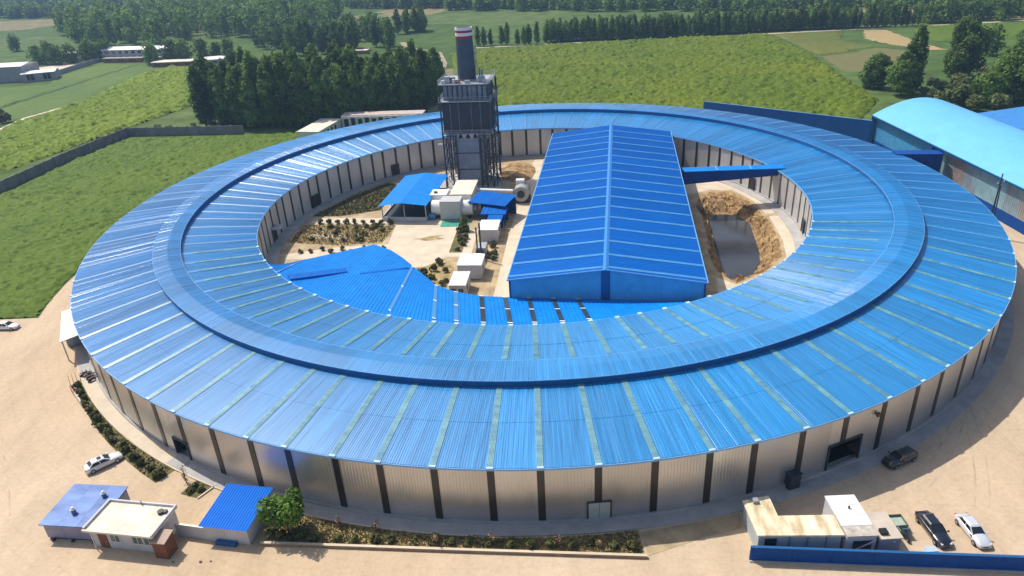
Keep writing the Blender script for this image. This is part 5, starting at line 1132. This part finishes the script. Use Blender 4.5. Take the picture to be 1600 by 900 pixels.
MB().box(-3.2, -.6, -.06, .06, .25, 1.35).build('red_board', PINK, NB); MB().box(-.5, 3.2, -.06, .06, .25, 1.3).build('white_board', mat('dull_white_board', (.62, .58, .53), .7, 0, .1, 1), NB)
for x in (-3.1, -.55, 3.1): MB().box(x - .05, x + .05, .06, .16, 0, 1.4).build('post', STEEL, NB)
for k in range(7):
    e = MB().cyl((0, 0, 0), (.1, .05, 1.7 + .1 * (k % 3)), .05, .03, 6).build('stake', mat('stake_pink', (.4, .28, .24), .8), loc=(-78.9 + .42 * k, -60.9 + .36 * k, .02), label='thin stake in the cluster beyond the faded board', cat='stake', group='stakes by the board')
# rubble by the front shed
for k in range(4):
    s_ = random.uniform(.1, .22); mb = MB(); V = [(random.uniform(.7, 1) * s_ * math.cos(a) , random.uniform(.7, 1) * s_ * math.sin(a), z) for z in (0, s_ * .7) for a in (0, 1.2, 2.4, 3.7, 5)]
    mb.add(V, [(4, 3, 2, 1, 0), (5, 6, 7, 8, 9)] + [(i, (i + 1) % 5, 5 + (i + 1) % 5, 5 + i) for i in range(5)]); mb.build('stone', mat('stone_brown', (.2, .14, .09), .9, 0, .3, 2), loc=(-44 + 1.5 * k + random.uniform(-.5, .5), -99.3 - random.uniform(0, .9), .02), label='brown stone lying in front of the white shed', cat='stone', group='stones by the shed')
MB().hexa([(-.7, -.5, 0), (.7, -.5, 0), (.7, .5, 0), (-.7, .5, 0), (-.6, -.4, .3), (.6, -.4, .35), (.6, .4, .35), (-.6, .4, .3)]).build('blue_tarpaulin', mat('pale_blue_tarp', (.4, .5, .65), .6), loc=(43.6, -101.6, .02), label='pale blue tarpaulin bundle by the blue wall', cat='tarpaulin')

# faint tyre tracks across the yard
def tracks():
    tm = mat('tyre_mark', (.46, .35, .235), .92, 0, .12, .4, col2=(.52, .4, .28)); rs = random.Random(4)
    for ax, ay, bx_, by_, cx, cy_ in ((-118, -62, -92, -66, -64, -104), (-124, -48, -92, -58, -70, -92), (64, -66, 60, -84, 53, -95), (74, -40, 70, -70, 48, -91), (-66, -104, -58, -101, -20, -106), (62, -60, 66, -84, 58, -104)):
        for off in (-.75, .75):
            P = []
            for k in range(17):
                u = k / 16; x = (1 - u) ** 2 * ax + 2 * u * (1 - u) * bx_ + u * u * cx; y = (1 - u) ** 2 * ay + 2 * u * (1 - u) * by_ + u * u * cy_
                dx = 2 * (1 - u) * (bx_ - ax) + 2 * u * (cx - bx_); dy = 2 * (1 - u) * (by_ - ay) + 2 * u * (cy_ - by_); l = math.hypot(dx, dy)
                P.append((x - dy / l * off, y + dx / l * off))
            ribbon('tyre_track', P, rs.uniform(.22, .3), .024 + (.001 if off > 0 else 0), tm, kind='structure')
tracks()
# ------------------------------------------------------------------ haze
def haze():
    hm = bpy.data.materials.new('haze_air'); hm.use_nodes = True; n = hm.node_tree.nodes; n.remove(n['Principled BSDF'])
    pv = n.new('ShaderNodeVolumePrincipled'); pv.inputs['Density'].default_value = HAZE; pv.inputs['Color'].default_value = (.42, .66, 1, 1); pv.inputs['Anisotropy'].default_value = .2
    hm.node_tree.links.new(pv.outputs[0], n['Material Output'].inputs['Volume'])
    MB().box(-1400, 1400, -400, 1700, -4, 72).build('haze', hm, kind='stuff', label='thin blue haze over the distant fields', cat='haze')
HAZE = .0002
haze()
